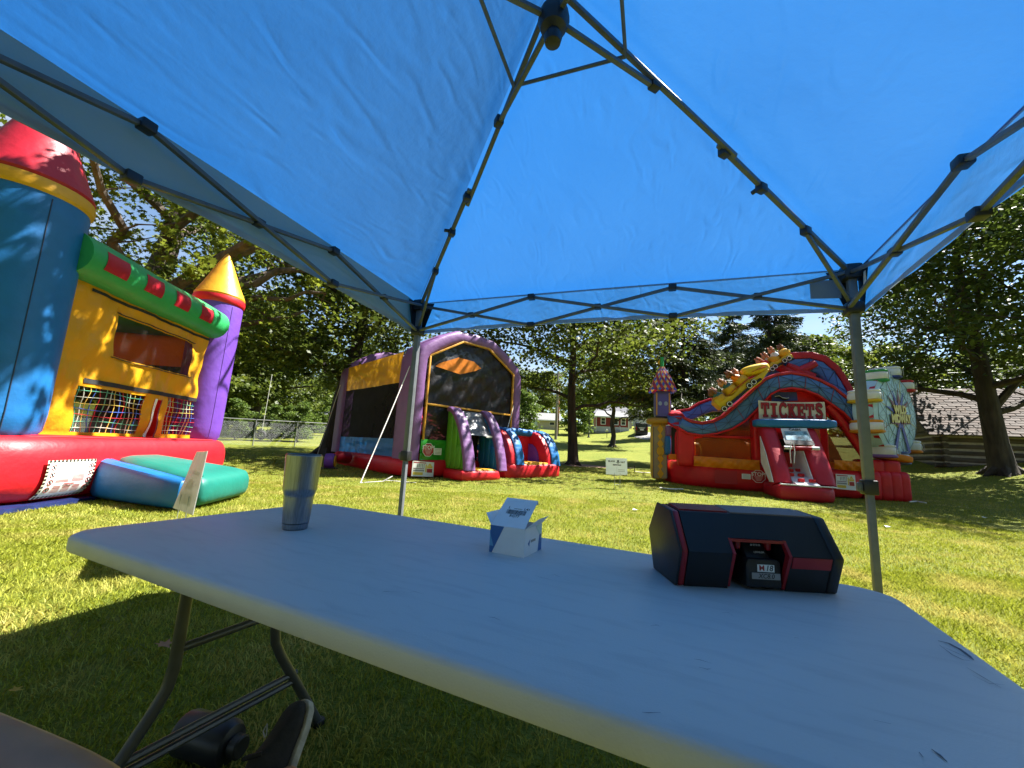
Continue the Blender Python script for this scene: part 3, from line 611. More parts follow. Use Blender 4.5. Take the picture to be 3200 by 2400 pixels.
# ---- log cabin
LOGM = mat('weathered_log', (.085, .070, .056), rough=.95, var=.5, vs=6, bump=.9, bs=18, aniso=(.12, .12, 1), dist=.03); CHINK = mat('pale_chinking', (.32, .29, .24), rough=.95, var=.18, vs=8, bump=.4, bs=30)
SHAKE = [mat('wood_shake_%s' % n_, c, rough=.9, var=.28, vs=7, bump=.6, bs=30) for n_, c in (('brown', (.085, .066, .055)), ('rust', (.105, .078, .063)), ('grey', (.125, .102, .088)))]
K = atY(*z8(410, 1430), 18.5); ca = empty('log_cabin', (K.x, K.y, K.z-.05), math.atan2(-.436, .9), 'old log cabin with pale chinking and brown shake roof at right', 'log cabin')
LC, WC, HCb = 9.5, 5.0, 1.78; nl = 6; lh = HCb/nl
MB().box((LC/2, .16, HCb/2), (LC-.1, .12, HCb)).build('chinking', CHINK, ca); MB().box((.16, WC/2, HCb/2), (.12, WC-.1, HCb)).build('chinking', CHINK, ca)
rnd = random.Random(8)
for i in range(nl):
    z = (i+.5)*lh; rr = lh*.36
    pts = [(-.22+(LC+.4)*t/8, .12+rnd.uniform(-.012, .012), z+rnd.uniform(-.012, .012)) for t in range(9)]
    MB().tube(pts, [rr*rnd.uniform(.92, 1.06) for _ in pts], 8, flat=1.).build('log', LOGM, ca)
    z2_ = z-lh*.5+.02 if i else .05
    pts = [(.12+rnd.uniform(-.012, .012), -.22+(WC+.4)*t/6, z+.04) for t in range(7)]
    MB().tube(pts, [rr*rnd.uniform(.92, 1.06) for _ in pts], 8).build('log', LOGM, ca)
MB().box((LC-.3, WC/2, HCb/2), (.3, WC, HCb)).build('far_wall', LOGM, ca); MB().box((LC/2, WC-.15, HCb/2), (LC, .25, HCb)).build('rear_wall', LOGM, ca)
RISE = 2.15; OVE = .42; OVG = .55
mb = MB()
for k in range(20):
    y0 = k*WC/20; hh = RISE*(1-abs((y0+WC/40)-WC/2)/(WC/2)); MB().box((.05, y0+WC/40, HCb+hh/2), (.06, WC/20-.012, hh)).build('gable_board', LOGM, ca)
sl = Vector((0, WC/2+OVE, RISE+OVE*RISE/(WC/2))); Ls = sl.length; su = sl.normalized(); nn = Vector((0, -su.z, su.y)); e0 = Vector((-OVG, -OVE, HCb-OVE*RISE/(WC/2)+.06))
MB().ext([e0, e0+Vector((LC+2*OVG, 0, 0)), e0+Vector((LC+2*OVG, 0, 0))+sl, e0+sl], nn*.05).build('roof_deck', LOGM, ca)
b0 = Vector((-OVG, WC+OVE, e0.z)); sb = Vector((0, -(WC/2+OVE), sl.z)); MB().ext([b0, b0+Vector((LC+2*OVG, 0, 0)), b0+Vector((LC+2*OVG, 0, 0))+sb, b0+sb], Vector((0, su.z, su.y))*.06).build('roof_back', SHAKE[0], ca)
base_me = {}
NR, NCOL = 20, 15; wS = (LC*.78)/NCOL; hS = Ls/NR
for m_i in range(3):
    for v_ in range(3):
        mm = MB().box((0, 0, 0), (wS*(.94-.03*v_), hS*1.35, .028)); ob = mm.build('shingle', SHAKE[m_i]); base_me[m_i, v_] = ob.data; bpy.data.objects.remove(ob)
Mt = Matrix(((1, su.x, nn.x), (0, su.y, nn.y), (0, su.z, nn.z))).to_4x4()
tilt = Matrix.Rotation(R(4.5), 4, 'X')
for r_ in range(NR):
    for c_ in range(NCOL):
        o = link('shingle', base_me[rnd.randrange(3), rnd.randrange(3)], ca)
        pos = e0+Vector(((c_+.5+(.5 if r_ % 2 else 0))*wS, 0, 0))+su*((r_+.5)*hS)+nn*(.075+rnd.uniform(0, .012))
        o.matrix_local = Matrix.Translation(pos) @ Mt @ Matrix.Rotation(R(-4.5+rnd.uniform(-1, 1)), 4, 'X') @ Matrix.Rotation(R(rnd.uniform(-.6, .6)), 4, 'Z')
x_ = e0.x+(NCOL+.5)*wS; mb = MB()
for r_ in range(NR):
    mb.box(e0+Vector((x_-e0.x+(LC+OVG-x_)/2, 0, 0))+su*((r_+.5)*hS)+nn*.08, (LC+OVG-x_, hS*1.3, .028), (Mt @ Matrix.Rotation(R(-4.5), 4, 'X')).to_3x3())
tag(mb.build('shingle_rows', SHAKE[1], ca), kind='stuff')

# ================================================================== POP-UP CANOPY
CY = -.3447; CE = Vector((math.cos(CY), math.sin(CY), 0)); CN = Vector((-math.sin(CY), math.cos(CY), 0)); CA = Vector((-.7915, 3.1608, 0)); CS = 2.9
def fabricmat(nm='blue_canopy_polyester', refl=(.15, .21, .30), tr=.46, k=1.):
    m = bpy.data.materials.new(nm); m.use_nodes = True; nt = m.node_tree; nt.nodes.clear(); L = nt.links.new
    tc = N(nt, 'ShaderNodeTexCoord'); v = tc.outputs['Object']
    n1 = N(nt, 'ShaderNodeTexNoise', Scale=2.2, Detail=5.); L(v, n1.inputs['Vector'])
    r = N(nt, 'ShaderNodeValToRGB'); r.color_ramp.elements[0].color = (.008*k, .088*k, .300*k, 1); r.color_ramp.elements[1].color = (.015*k, .113*k, .35*k, 1); L(n1.outputs['Fac'], r.inputs[0])
    mp = N(nt, 'ShaderNodeMapping'); mp.inputs['Rotation'].default_value = (0, 0, R(35)); mp.inputs['Scale'].default_value = (1, .3, 1); L(v, mp.inputs[0])
    n2 = N(nt, 'ShaderNodeTexNoise', Scale=8., Detail=4., Distortion=1.6); L(mp.outputs[0], n2.inputs['Vector'])
    n2.noise_type = 'RIDGED_MULTIFRACTAL'
    n3 = N(nt, 'ShaderNodeTexNoise', Scale=26., Detail=4.); L(v, n3.inputs['Vector'])
    ad = N(nt, 'ShaderNodeMath', operation='MULTIPLY_ADD'); ad.inputs[1].default_value = .35; L(n3.outputs['Fac'], ad.inputs[0]); L(n2.outputs['Fac'], ad.inputs[2])
    bm = N(nt, 'ShaderNodeBump', Strength=.5, Distance=.016); L(ad.outputs[0], bm.inputs['Height'])
    p = N(nt, 'ShaderNodeBsdfPrincipled', Roughness=.42); p.inputs['Specular IOR Level'].default_value = .55; p.inputs['Base Color'].default_value = (*refl, 1); L(bm.outputs[0], p.inputs['Normal'])
    t = N(nt, 'ShaderNodeBsdfTranslucent'); L(r.outputs[0], t.inputs[0]); L(bm.outputs[0], t.inputs['Normal'])
    ms = N(nt, 'ShaderNodeMixShader', Fac=tr); L(p.outputs[0], ms.inputs[1]); L(t.outputs[0], ms.inputs[2])
    o = N(nt, 'ShaderNodeOutputMaterial'); L(ms.outputs[0], o.inputs[0]); return m
FAB = fabricmat(); VALF = fabricmat('blue_polyester_lit_valance', (.40, .44, .48), .46, 1.6); HEM = mat('grey_hem', (.28, .34, .42), rough=.6, var=.1, tl=.3)  # same fabric; light on the valance is put into paler, brighter colours
can = empty('pop_up_canopy', CA, CY, 'blue pop-up canopy tent with grey steel frame overhead', 'canopy')
# local frame: x along back edge, y towards the back; back-left leg at origin; tent spans y from 0 to -S
S = CS; OV = .07; ZE, ZP, ZLO, ZUP, ZV = 2.165, 2.87, 1.906, 2.114, 1.905
corner = [Vector((-OV, OV, 0)), Vector((S+OV, OV, 0)), Vector((S+OV, -S-OV, 0)), Vector((-OV, -S-OV, 0))]
legs = [Vector((0, 0, 0)), Vector((S, 0, 0)), Vector((S, -S, 0)), Vector((0, -S, 0))]
peak = Vector((S/2, -S/2, ZP)); rnd = random.Random(3)
NG = 36
for k in range(4):
    a, b = corner[k], corner[(k+1) % 4]; mid = (a+b)/2; inn = (Vector((S/2, -S/2, 0))-mid).normalized()
    vs = []; fs = []
    def wr(s, t):      # gathers radiating from the corners
        da = math.hypot(s*S, t*1.2); db = math.hypot((1-s)*S, t*1.2); out = 0.
        for d, sgn, an in ((da, 1, math.atan2(t*1.6, s*S+.001)), (db, 2, math.atan2(t*1.6, (1-s)*S+.001))):
            out += .014*math.exp(-d*2.6)*math.sin(an*17+k*2+sgn)*min(1, d*8)
        return out
    for j in range(NG+1):
        t = j/NG
        for i in range(NG+1):
            s = i/NG; e_ = a.lerp(b, s)+inn*(.05*math.sin(math.pi*s)); e_.z = ZE-.012*math.sin(math.pi*s)
            p = e_.lerp(peak, t); sag = -.055*math.sin(math.pi*s)*math.sin(math.pi*min(1, t*1.1))*(1-t*.4)
            vs.append(p+Vector((0, 0, sag+wr(s, t))))
    for j in range(NG):
        for i in range(NG): q = j*(NG+1)+i; fs.append((q, q+1, q+NG+2, q+NG+1))
    MB().add(vs, fs).build('roof_panel', FAB, can, sharp=180)
    vs = []; fs = []
    for j in range(7):
        t = j/6
        for i in range(NG*2+1):
            s = i/(NG*2); e_ = a.lerp(b, s)+inn*(.05*math.sin(math.pi*s)); zt = ZE+.014-.012*math.sin(math.pi*s); zb = ZV+.012*math.sin(math.pi*s)
            rip = .006*math.sin(s*31+k)*t+.004*math.sin(s*67+2*k)*t
            vs.append(e_-inn*(rip-.004*(1-t))+Vector((0, 0, zt+(zb-zt)*t)))
    w_ = NG*2+1
    for j in range(6):
        for i in range(NG*2): q = j*w_+i; fs.append((q, q+1, q+w_+1, q+w_))
    va_ = MB().add(vs, fs).build('valance', VALF, can, sharp=180)
    hm = MB(); hv = []
    for i in range(NG*2+1):
        s = i/(NG*2); e_ = a.lerp(b, s)+inn*(.05*math.sin(math.pi*s)); hv.append(e_+inn*.003+Vector((0, 0, ZV+.012*math.sin(math.pi*s))))
    hf = [(i, i+1, i+1+len(hv), i+len(hv)) for i in range(len(hv)-1)]
    hm.add(hv+[q+Vector((0, 0, .028)) for q in hv], hf).build('hem', HEM, va_, sharp=180)
    # frame: leg, brackets, scissor bars
    c = legs[k]; lg = MB().box((c.x, c.y, 1.53), (.042, .042, 1.27)).build('leg', LEGM, can, bevel=.004)
    low = MB(); low.box((c.x, c.y, .46), (.032, .032, .92)); low.build('lower_leg', LEGM, lg, bevel=.003)
    fo = MB().box((c.x, c.y, .006), (.09, .09, .012)).build('foot', STEEL, lg)
    ad = MB().box((c.x, c.y, .905), (.064, .064, .075)).build('adjuster', PLAST, lg, bevel=.006); MB().sbox((c.x-.045, c.y-.01, .905), (.026, .022, .05), 4, 4).build('lever', STEEL, ad)
    for hz in (.34, .46, .58, .7, .8): MB().lathe([(.006, -.0165), (.006, -.0164)], 8, Matrix.Translation((c.x, c.y, hz)) @ Matrix.Rotation(R(90), 4, 'X')).build('pin_hole', PRINTK, lg)
    MB().sbox((c.x, c.y, ZLO), (.085, .085, .07), 7, 5).build('slider_bracket', PLAST, can)
    MB().sbox((c.x, c.y, ZUP+.01), (.095, .095, .09), 7, 5).build('corner_bracket', PLAST, can)
    d1 = (legs[(k+1) % 4]-c).normalized(); d0 = (legs[k-1]-c).normalized()
    for d in (d0, d1):
        pk = MB(); o_ = c-(d0+d1)*.045
        pk.add([o_+d*.012+Vector((0, 0, ZE-.005)), o_+d*.15+Vector((0, 0, ZE-.01)), o_+d*.06+Vector((0, 0, ZLO-.01)), o_+d*.012+Vector((0, 0, ZLO-.03))], [(0, 1, 2, 3)]); pk.build('corner_pocket', PLAST, can)
    n2 = legs[(k+1) % 4]; dd = (n2-c); io = inn*.03
    def tp_(s, z, off): return c+dd*s+io*(.3+off)+Vector((0, 0, z))
    for off, seq in ((0, ((0, ZUP), (2/6, ZLO), (4/6, ZUP), (1, ZLO))), (.75, ((0, ZLO), (2/6, ZUP), (4/6, ZLO), (1, ZUP)))):
        for (s0, za), (s1, zb) in zip(seq[:-1], seq[1:]):
            MB().tube([tp_(s0+(.014 if s0 == 0 else 0), za, off), tp_(s1-(.014 if s1 == 1 else 0), zb, off)], .0155, 4, flat=.85).build('truss_bar', STEEL, can, bevel=.002)
        for s0, za in seq[1:3]: MB().box(tp_(s0, za, off), (.05, .05, .04), Matrix.Rotation(math.atan2(dd.y, dd.x), 3, 'Z')).build('truss_joint', PLAST, can, bevel=.006)
    for s0 in (1/6, 3/6, 5/6): MB().box(tp_(s0, (ZUP+ZLO)/2, .35), (.045, .045, .036), Matrix.Rotation(math.atan2(dd.y, dd.x), 3, 'Z')).build('truss_joint', PLAST, can, bevel=.006)
    # roof ribs
    c0 = c+Vector((0, 0, 2.125)); p1 = Vector((S/2, -S/2, ZP-.055)); rv = p1-c0; sd = Vector((-rv.y, rv.x, 0)).normalized()
    MB().tube([c0, c0+rv*.545], .0165, 4).build('rafter', STEEL, can, bevel=.002)
    MB().tube([c0+rv*.50+sd*.022-Vector((0, 0, .012)), p1-rv.normalized()*.02], .0145, 4).build('rafter', STEEL, can, bevel=.002)
    MB().tube([c+Vector((0, 0, ZLO+.02))+rv*.012, c0+rv*.21-Vector((0, 0, .02))], .0135, 4).build('corner_strut', STEEL, can, bevel=.002)
    hub = Vector((S/2, -S/2, 2.66)); MB().tube([hub, c0+rv*.745-Vector((0, 0, .022))], .014, 4).build('hub_strut', STEEL, can, bevel=.002)
    for fr in (.21, .39, .525, .745):
        q = c0+rv*fr-Vector((0, 0, .012)); MB().box(q, (.05, .04, .045), Matrix.Rotation(math.atan2(rv.y, rv.x), 3, 'Z')).build('rafter_joint', PLAST, can, bevel=.006)
    q = c0+rv*.39; MB().tube([q, q-sd*.05-Vector((0, 0, .01))], .012, 6).build('snap_pin', PLAST, can)
    cn = legs[(k+1) % 4]+Vector((0, 0, 2.125)); MB().tube([c0+rv*.825-Vector((0, 0, .01)), cn+(p1-cn)*.825-Vector((0, 0, .01))], .0085, 6).build('brace_rod', STEEL, can)
H0 = Vector((S/2, -S/2, 0))
MB().lathe([(.01, 2.545), (.03, 2.55), (.036, 2.575), (.026, 2.60), (.05, 2.615), (.062, 2.65), (.055, 2.69), (.025, 2.71)], 18, Matrix.Translation(H0)).build('hub', PLAST, can)
MB().tube([H0+Vector((0, 0, 2.70)), H0+Vector((0, 0, ZP-.03))], .012, 8).build('centre_post', PLAST, can)
MB().lathe([(.03, ZP-.09), (.055, ZP-.06), (.055, ZP-.03), (.03, ZP-.012)], 14, Matrix.Translation(H0)).build('peak_hub', PLAST, can)
PATCH = mat('grey_patch', (.16, .20, .26), rough=.7, var=.06)
MB().add([(S-.20, .012, 1.985), (S-.04, .034, 1.985), (S-.04, .034, 2.10), (S-.20, .012, 2.10)], [(0, 1, 2, 3)]).build('label_patch', PATCH, can)
TAGW = mat('white_tag', (.72, .70, .66), rough=.6)
MB().add([(S+.035, -.06, 2.10), (S+.035, -.085, 2.10), (S+.028, -.10, 2.01), (S+.03, -.055, 2.0)], [(0, 1, 2, 3)]).add([(S+.028, -.10, 2.01), (S+.03, -.055, 2.0), (S+.015, -.07, 1.965)], [(0, 1, 2)]).build('care_tag', TAGW, can)

# ================================================================== FOLDING TABLE
TE = Vector((math.cos(-.4455), math.sin(-.4455), 0)); TN = Vector((-TE.y, TE.x, 0)); T0 = Vector((-.7827, 1.7378, 0)); TL, TW, TH = 1.83, .76, .737
tab = empty('folding_table', T0, -.4455, 'white plastic folding table with grey steel legs under the canopy', 'table')   # local x along table, y towards the far side: near edge y=-TW
def tablemat():
    m = bpy.data.materials.new('white_table_plastic'); m.use_nodes = True; nt = m.node_tree; nt.nodes.clear(); L = nt.links.new
    tc = N(nt, 'ShaderNodeTexCoord'); v = tc.outputs['Object']
    mp = N(nt, 'ShaderNodeMapping'); mp.inputs['Scale'].default_value = (1.2, 6, 1); mp.inputs['Rotation'].default_value = (0, 0, .5); L(v, mp.inputs[0])
    n1 = N(nt, 'ShaderNodeTexNoise', Scale=7., Detail=8., Distortion=.6); L(mp.outputs[0], n1.inputs['Vector'])
    r = N(nt, 'ShaderNodeValToRGB'); e = r.color_ramp.elements; e[0].position = .15; e[0].color = (.47, .47, .475, 1); e[1].position = .5; e[1].color = (.56, .56, .555, 1); L(n1.outputs['Fac'], r.inputs[0])
    n2 = N(nt, 'ShaderNodeTexNoise', Scale=320., Detail=3.); L(v, n2.inputs['Vector']); bm = N(nt, 'ShaderNodeBump', Strength=.35, Distance=.0012); L(n2.outputs['Fac'], bm.inputs['Height'])
    p = N(nt, 'ShaderNodeBsdfPrincipled', Roughness=.42); p.inputs['Specular IOR Level'].default_value = .4; L(r.outputs[0], p.inputs['Base Color']); L(bm.outputs[0], p.inputs['Normal'])
    o = N(nt, 'ShaderNodeOutputMaterial'); L(p.outputs[0], o.inputs[0]); return m
TABM = tablemat(); rc = .075; ring = []
for cx, cy, a0 in ((rc, -rc, 90), (rc, -TW+rc, 180), (TL-rc, -TW+rc, 270), (TL-rc, -rc, 0)):
    for k in range(9): a = R(a0+k*90/8); ring.append((cx+rc*math.cos(a), cy+rc*math.sin(a)))
def inset(d, z):
    out = []
    cx, cy = TL/2, -TW/2
    for x, y in ring: out.append((x-d*(1 if x > cx else -1)*min(1, abs(x-cx)/(TL/2)*1.0), y-d*(1 if y > cy else -1)*min(1, abs(y-cy)/(TW/2)), z))
    return out
MB().rings([inset(.012, TH-.037), inset(.002, TH-.037), inset(0, TH-.032), inset(0, TH-.010), inset(.003, TH-.004), inset(.009, TH)]).build('tabletop', TABM, tab, sharp=50)
SCUFF = mat('dark_scuff', (.10, .12, .15), rough=.7, var=.5, vs=120)
def scuff(pts, wd):
    P_ = [onz(x, y, TH+.0012)-T0 for x, y in pts]; Mi = Matrix.Rotation(.4455, 3, 'Z'); P_ = [Mi @ q for q in P_]
    MB().tube(P_, [wd*.3]+[wd]*(len(P_)-2)+[wd*.3], 4, flat=.15, up=(0, 0, 1)).build('scuff_mark', SCUFF, tab)
scuff([(2931, 2002), (2965, 2010), (3000, 2028), (3030, 2050), (3043, 2062)], .0022)
scuff([(2935, 2015), (2975, 2045), (3010, 2062), (3030, 2064)], .0008); scuff([(2945, 2020), (2990, 2040), (3032, 2058)], .0006)
scuff([(3020, 2085), (3070, 2115), (3130, 2150)], .0007); scuff([(3040, 2110), (3090, 2135), (3140, 2140)], .0006)
scuff([(2910, 2340), (2935, 2358), (2960, 2380)], .0016); scuff([(2872, 2350), (2885, 2366)], .0016)
for k_ in range(14):
    x_, y_ = random.uniform(500, 2900), random.uniform(1780, 2250)
    if y_ > 1640+.33*(x_-215) or y_ < 1600+.16*(x_-900)+60: continue
    scuff([(x_, y_), (x_+random.uniform(8, 26), y_+random.uniform(-3, 9)), (x_+random.uniform(30, 60), y_+random.uniform(0, 14))], random.uniform(.0003, .0007))
scuff([(2730, 2250), (2785, 2262)], .0009); scuff([(2482, 1992), (2496, 1994)], .0009)
for a_, fl in ((.21, 1), (TL-.21, -1)):
    for y0, y1 in ((-.28, -.06), (-.555, -.78)):
        lo_ = MB().tube([(a_, y0, .70), (a_, y0, .40), (a_, y0+(y1-y0)*.04, .35), (a_, y0+(y1-y0)*.16, .30), (a_, y1, .012)], .0145, 12).build('leg', TUBE, tab)
        MB().sbox((a_, y1, .012), (.034, .04, .024), 5, 4).build('foot_cap', PLAST, lo_)
    MB().tube([(a_, -.28, .665), (a_, -.555, .665)], .0125, 10).build('pivot_bar', TUBE, tab)
    MB().tube([(a_, -.28-.0, .44), (a_, -.555, .44)], .011, 10).build('crossbar', TUBE, tab)
    yA = -.28+.22*.46; yB = -.555-.225*.46
    for dz in (0, .024): MB().tube([(a_, yA, .20+dz), (a_, yB, .20+dz)], .0095, 8).build('crossbar', TUBE, tab)
    MB().tube([(a_+fl*.0, -.42, .655), (a_+fl*.30, -.42, .69)], .008, 8).build('folding_brace', TUBE, tab)
    MB().box((a_, -.30, .45), (.03, .02, .05)).build('clip', CHROME, tab); MB().lathe([(.007, 0), (.007, .006)], 8, Matrix.Translation((a_-.014, -.555, .44)) @ Matrix.Rotation(R(-90), 4, 'Y')).build('rivet', CHROME, tab)

# ================================================================== ON THE TABLE
def brushed():
    m = mat('brushed_steel', (.265, .28, .31), rough=.33, metal=1., var=.22, vs=14, aniso=(30, 30, .25), bump=.12, bs=30, dist=.002); return m
BR = brushed()
p = onz(921, 1652, TH); tu = empty('steel_tumbler', (p.x, p.y, TH), 0, 'brushed steel tumbler with clear lid near the table\'s left end', 'tumbler')
k_ = .212/.2
MB().lathe([(.0, .0), (.031, .0), (.034, .003), (.0355, .017), (.0347, .0176)], 40).build('base', BR, tu)
MB().lathe([(.0347, .0185), (.0358, .019), (.0405, .085*k_), (.0408, .09*k_), (.0425, .096*k_), (.0455, .104*k_), (.0462, .112*k_), (.0505, .196*k_), (.051, .2*k_), (.0495, .2015*k_), (.0485, .2*k_), (.046, .19*k_)], 48).build('body', BR, tu)
LID = mat('smoky_clear_lid', (.10, .11, .12), rough=.15, var=.1, alpha=.85); lid = MB().lathe([(.0478, .194*k_), (.0484, .2035*k_), (.047, .2045*k_), (.043, .199*k_), (.0, .198*k_)], 40).build('lid', LID, tu); MB().lathe([(.0482, .193*k_), (.0494, .197*k_), (.0482, .2*k_)], 40).build('gasket', PLAST, lid)

# small carton
b1 = onz(1528.5, 1723.6, TH); b2 = onz(1636.5, 1743.8, TH); b3 = onz(1686, 1714, TH)
bx = (b2-b1).normalized(); by = Vector((-bx.y, bx.x, 0)); BW = (b2-b1).length; BD = (b3-b2).length*.97; BH = .067
ct = empty('small_carton', b1, math.atan2(bx.y, bx.x), 'small open white and blue carton with barcode flap', 'carton')
tk = .0009
for nm, c, d in (('front_wall', (BW/2, 0, BH/2), (BW, tk, BH)), ('back_wall', (BW/2, BD, BH/2), (BW, tk, BH)), ('side_wall', (0, BD/2, BH/2), (tk, BD-tk, BH)), ('side_wall', (BW, BD/2, BH/2), (tk, BD-tk, BH)), ('bottom', (BW/2, BD/2, tk), (BW-.002, BD-.002, tk))): MB().box(c, d).build(nm, PAPER, ct)
pr = lambda pts, m, nm='print', par=ct: MB().ext(pts, Vector((0, 0, 0))+((Vector(pts[1])-Vector(pts[0])).cross(Vector(pts[2])-Vector(pts[0]))).normalized()*.0003).build(nm, m, par)
yf = -tk*.5-.0003
pr([(0, yf, BH), (0, yf, .0), (.008, yf, .0), (.040, yf, BH)], PRINTB)
pr([(0.0003, yf-.0004, .048), (.0003, yf-.0004, .016), (.012, yf-.0004, .016)], PRINTL)
xf = BW+tk*.5+.0003
pr([(xf, BD*.78, .0), (xf, BD, .0), (xf, BD, BH*.62), (xf, BD*.85, BH*.62)], PRINTB); pr([(xf, BD*.85, BH*.6), (xf, BD, BH*.6), (xf, BD, BH), (xf, BD*.6, BH)], mat('print_pale_teal', (.38, .56, .60), rough=.5))
pr([(xf, BD*.18, .030), (xf, BD*.26, .022), (xf, BD*.30, .039)], PRINTB); pr([(xf, BD*.34, .030), (xf, BD*.62, .030), (xf, BD*.62, .036), (xf, BD*.34, .036)], PRINTG)
lv = Vector((0, .085, .062)); ln_ = lv.normalized(); lidm = MB().ext([(0.001, 0, BH), (BW-.001, 0, BH), (BW-.002, lv.y, BH+lv.z), (.002, lv.y, BH+lv.z)], Vector((0, -ln_.z, ln_.y))*tk).build('lid_flap', PAPER, ct)
MB().ext([(.002, lv.y, BH+lv.z), (BW-.002, lv.y, BH+lv.z), (BW-.005, lv.y+.010, BH+lv.z-.010), (.005, lv.y+.010, BH+lv.z-.010)], Vector((0, 0, -tk))).build('tuck_flap', PAPER, lidm)
MB().ext([(0, .002, BH), (0, BD-.01, BH), (-.022, BD-.018, BH+.026), (-.022, .012, BH+.026)], (0, 0, tk)).build('side_flap', PAPER, ct); MB().ext([(BW, .002, BH), (BW, BD-.004, BH), (BW+.024, BD-.014, BH+.024), (BW+.024, .03, BH+.024)], (0, 0, tk)).build('side_flap', PAPER, ct)
nf = Vector((0, -ln_.z, ln_.y)); fo = lambda x, s: Vector((x, 0, BH))+ln_*s+nf*(tk+.0005)
rnd = random.Random(2); x = BW*.24; bar = MB()
while x < BW*.82:
    w_ = rnd.choice((.0006, .0010, .0016)); a = fo(x, .045); bar.add([a, a+Vector((w_, 0, 0)), a+Vector((w_, 0, 0))+ln_*.016, a+ln_*.016], [(0, 1, 2, 3)]); x += w_+rnd.choice((.0007, .0011))
tag(bar.build('barcode', PRINTK, lidm), kind='stuff')
X1 = (1, 0, 0)
text('lettering', 'L', fo(BW*.27, .0685), X1, ln_, .012, PRINTK, lidm, ext=.0002); text('lettering', 'L41', fo(BW*.80, .0675), X1, ln_, .012, PRINTK, lidm, ext=.0002); text('lettering', 'RG77', fo(BW*.53, .0385), X1, ln_, .012, PRINTK, lidm, ext=.0002)
pr([fo(BW*.42, .0655), fo(BW*.66, .0655), fo(BW*.66, .0665), fo(BW*.42, .0665)], PRINTK, 'lettering', lidm)

# jobsite speaker
s1 = onz(2106, 1829, TH); s2 = onz(2567, 1854, TH)
sx = (s2-s1).normalized(); sa = math.atan2(sx.y, sx.x); SL = (s2-s1).length+.02
sp_ = empty('jobsite_speaker', (s1.x, s1.y, TH), sa, 'rugged dark speaker with red trim and a battery in its back', 'speaker')
SEC = [(.0, .0), (-.026, .076), (.022, .150), (.098, .156), (.150, .087), (.118, .0)]      # (depth, height) of the six-sided section
def sect(x0, x1, sec, m, nm, par=sp_, bevel=.004):
    return MB().ext([(x0, y, z) for y, z in sec], (x1-x0, 0, 0)).build(nm, m, par, bevel=bevel)
def infl(sec, d):
    cy, cz = .06, .082; return [(cy+(y-cy)*(1+d), max(0, cz+(z-cz)*(1+d*.55))) for y, z in sec]
xn0, xn1, zn = SL*.34, SL*.71, .104
sect(.022, xn0, SEC, NAVYP, 'left_housing', bevel=0); sect(xn1, SL-.012, SEC, NAVYP, 'right_housing', bevel=0)
tt = (zn-.076)/(.150-.076); TOPS = [(-.026+.048*tt, zn), (.022, .150), (.098, .156), (.150, .087), (.118, .0), (.075, .0), (.075, zn)]
sect(xn0, xn1, TOPS, NAVYP, 'top_housing', bevel=0)
sect(.0, .007, infl(SEC, .06), PLAST, 'end_cap'); sect(.0075, .0215, infl(SEC, .0), REDP, 'red_band'); sect(SL-.0115, SL+.012, infl(SEC, .05), PLAST, 'end_cap')
for xx, sg in ((xn0, 1), (xn1, -1)):
    MB().ext([(xx, -.028, .076), (xx, .002, .003), (xx, .012, .003), (xx, -.014, .076), (xx, .002, zn), (xx, -.008, zn)], (sg*.006, 0, 0)).build('red_trim', REDP, sp_)
MB().ext([(xn0, -.0105, zn-.001), (xn1, -.0105, zn-.001), (xn1, .006, zn-.001), (xn0, .006, zn-.001)], (0, 0, -.006)).build('red_trim', REDP, sp_)
MB().ext([(xn1+.003, -.027, .0745), (SL-.012, -.027, .0745), (SL-.012, -.0195, .051), (xn1+.003, -.0195, .051)], (0, .004, 0)).build('red_stripe', REDP, sp_)
MB().box(((xn0+xn1)/2, .074, .06), (xn1-xn0-.01, .004, .11)).build('battery_bay', REDP, sp_)
MB().box((SL*.53, .060, .1515), (SL*.9, .072, .003), Matrix.Rotation(R(4.5), 3, 'X')).build('grille_base', PLAST, sp_); gb = MB()
for k in range(46): xx = SL*.42+k*(SL*.55/46); gb.box((xx, .060, .1545), (.0026, .070, .005), Matrix.Rotation(R(6), 3, 'X'))
tag(gb.build('grille', mat('grille_grey', (.20, .17, .17), rough=.5), sp_), kind='stuff'); g2 = MB()
for k in range(24): xx = SL*.08+k*(SL*.33/24); g2.box((xx, .060, .1545), (.0026, .060, .005), Matrix.Rotation(R(6), 3, 'X'))
tag(g2.build('red_grille', REDP, sp_), kind='stuff')
bt = MB(); cx = (xn0+xn1)/2+.012; BYF = -.006
bt.ext([(cx-.036, BYF, .006), (cx+.040, BYF, .006), (cx+.040, BYF, .058), (cx+.030, BYF, .064), (cx-.030, BYF, .064), (cx-.036, BYF, .052)], (0, .07, 0)); btm = bt.build('battery', PLAST, sp_, bevel=.004)
MB().ext([(cx-.028, .000, .060), (cx+.024, .000, .060), (cx+.016, .026, .094), (cx-.030, .026, .094)], (0, .02, 0)).build('battery_top', PLAST, btm, bevel=.003)
for sg in (-1, 1): MB().sbox((cx-.004+sg*.034, .026, .088), (.012, .02, .026), 4, 4).build('release_button', REDP, btm)
MB().box((cx+.006, BYF-.0006, .0455), (.036, .001, .0145)).build('label', PRINTW, btm); MB().box((cx+.006, BYF-.0006, .0295), (.060, .001, .0125)).build('label', PRINTG, btm)
text('lettering', 'M', (cx-.003, BYF-.0015, .0455), X1, (0, 0, 1), .016, PRINTR, btm, ext=.0002, off=.0001); text('lettering', '18', (cx+.0125, BYF-.0015, .0455), X1, (0, 0, 1), .016, PRINTK, btm, ext=.0002, off=.0001, shear=.2)
text('lettering', 'XC8.0', (cx+.006, BYF-.0015, .0295), X1, (0, 0, 1), .013, PRINTK, btm, ext=.0002, off=.00005, shear=.2)
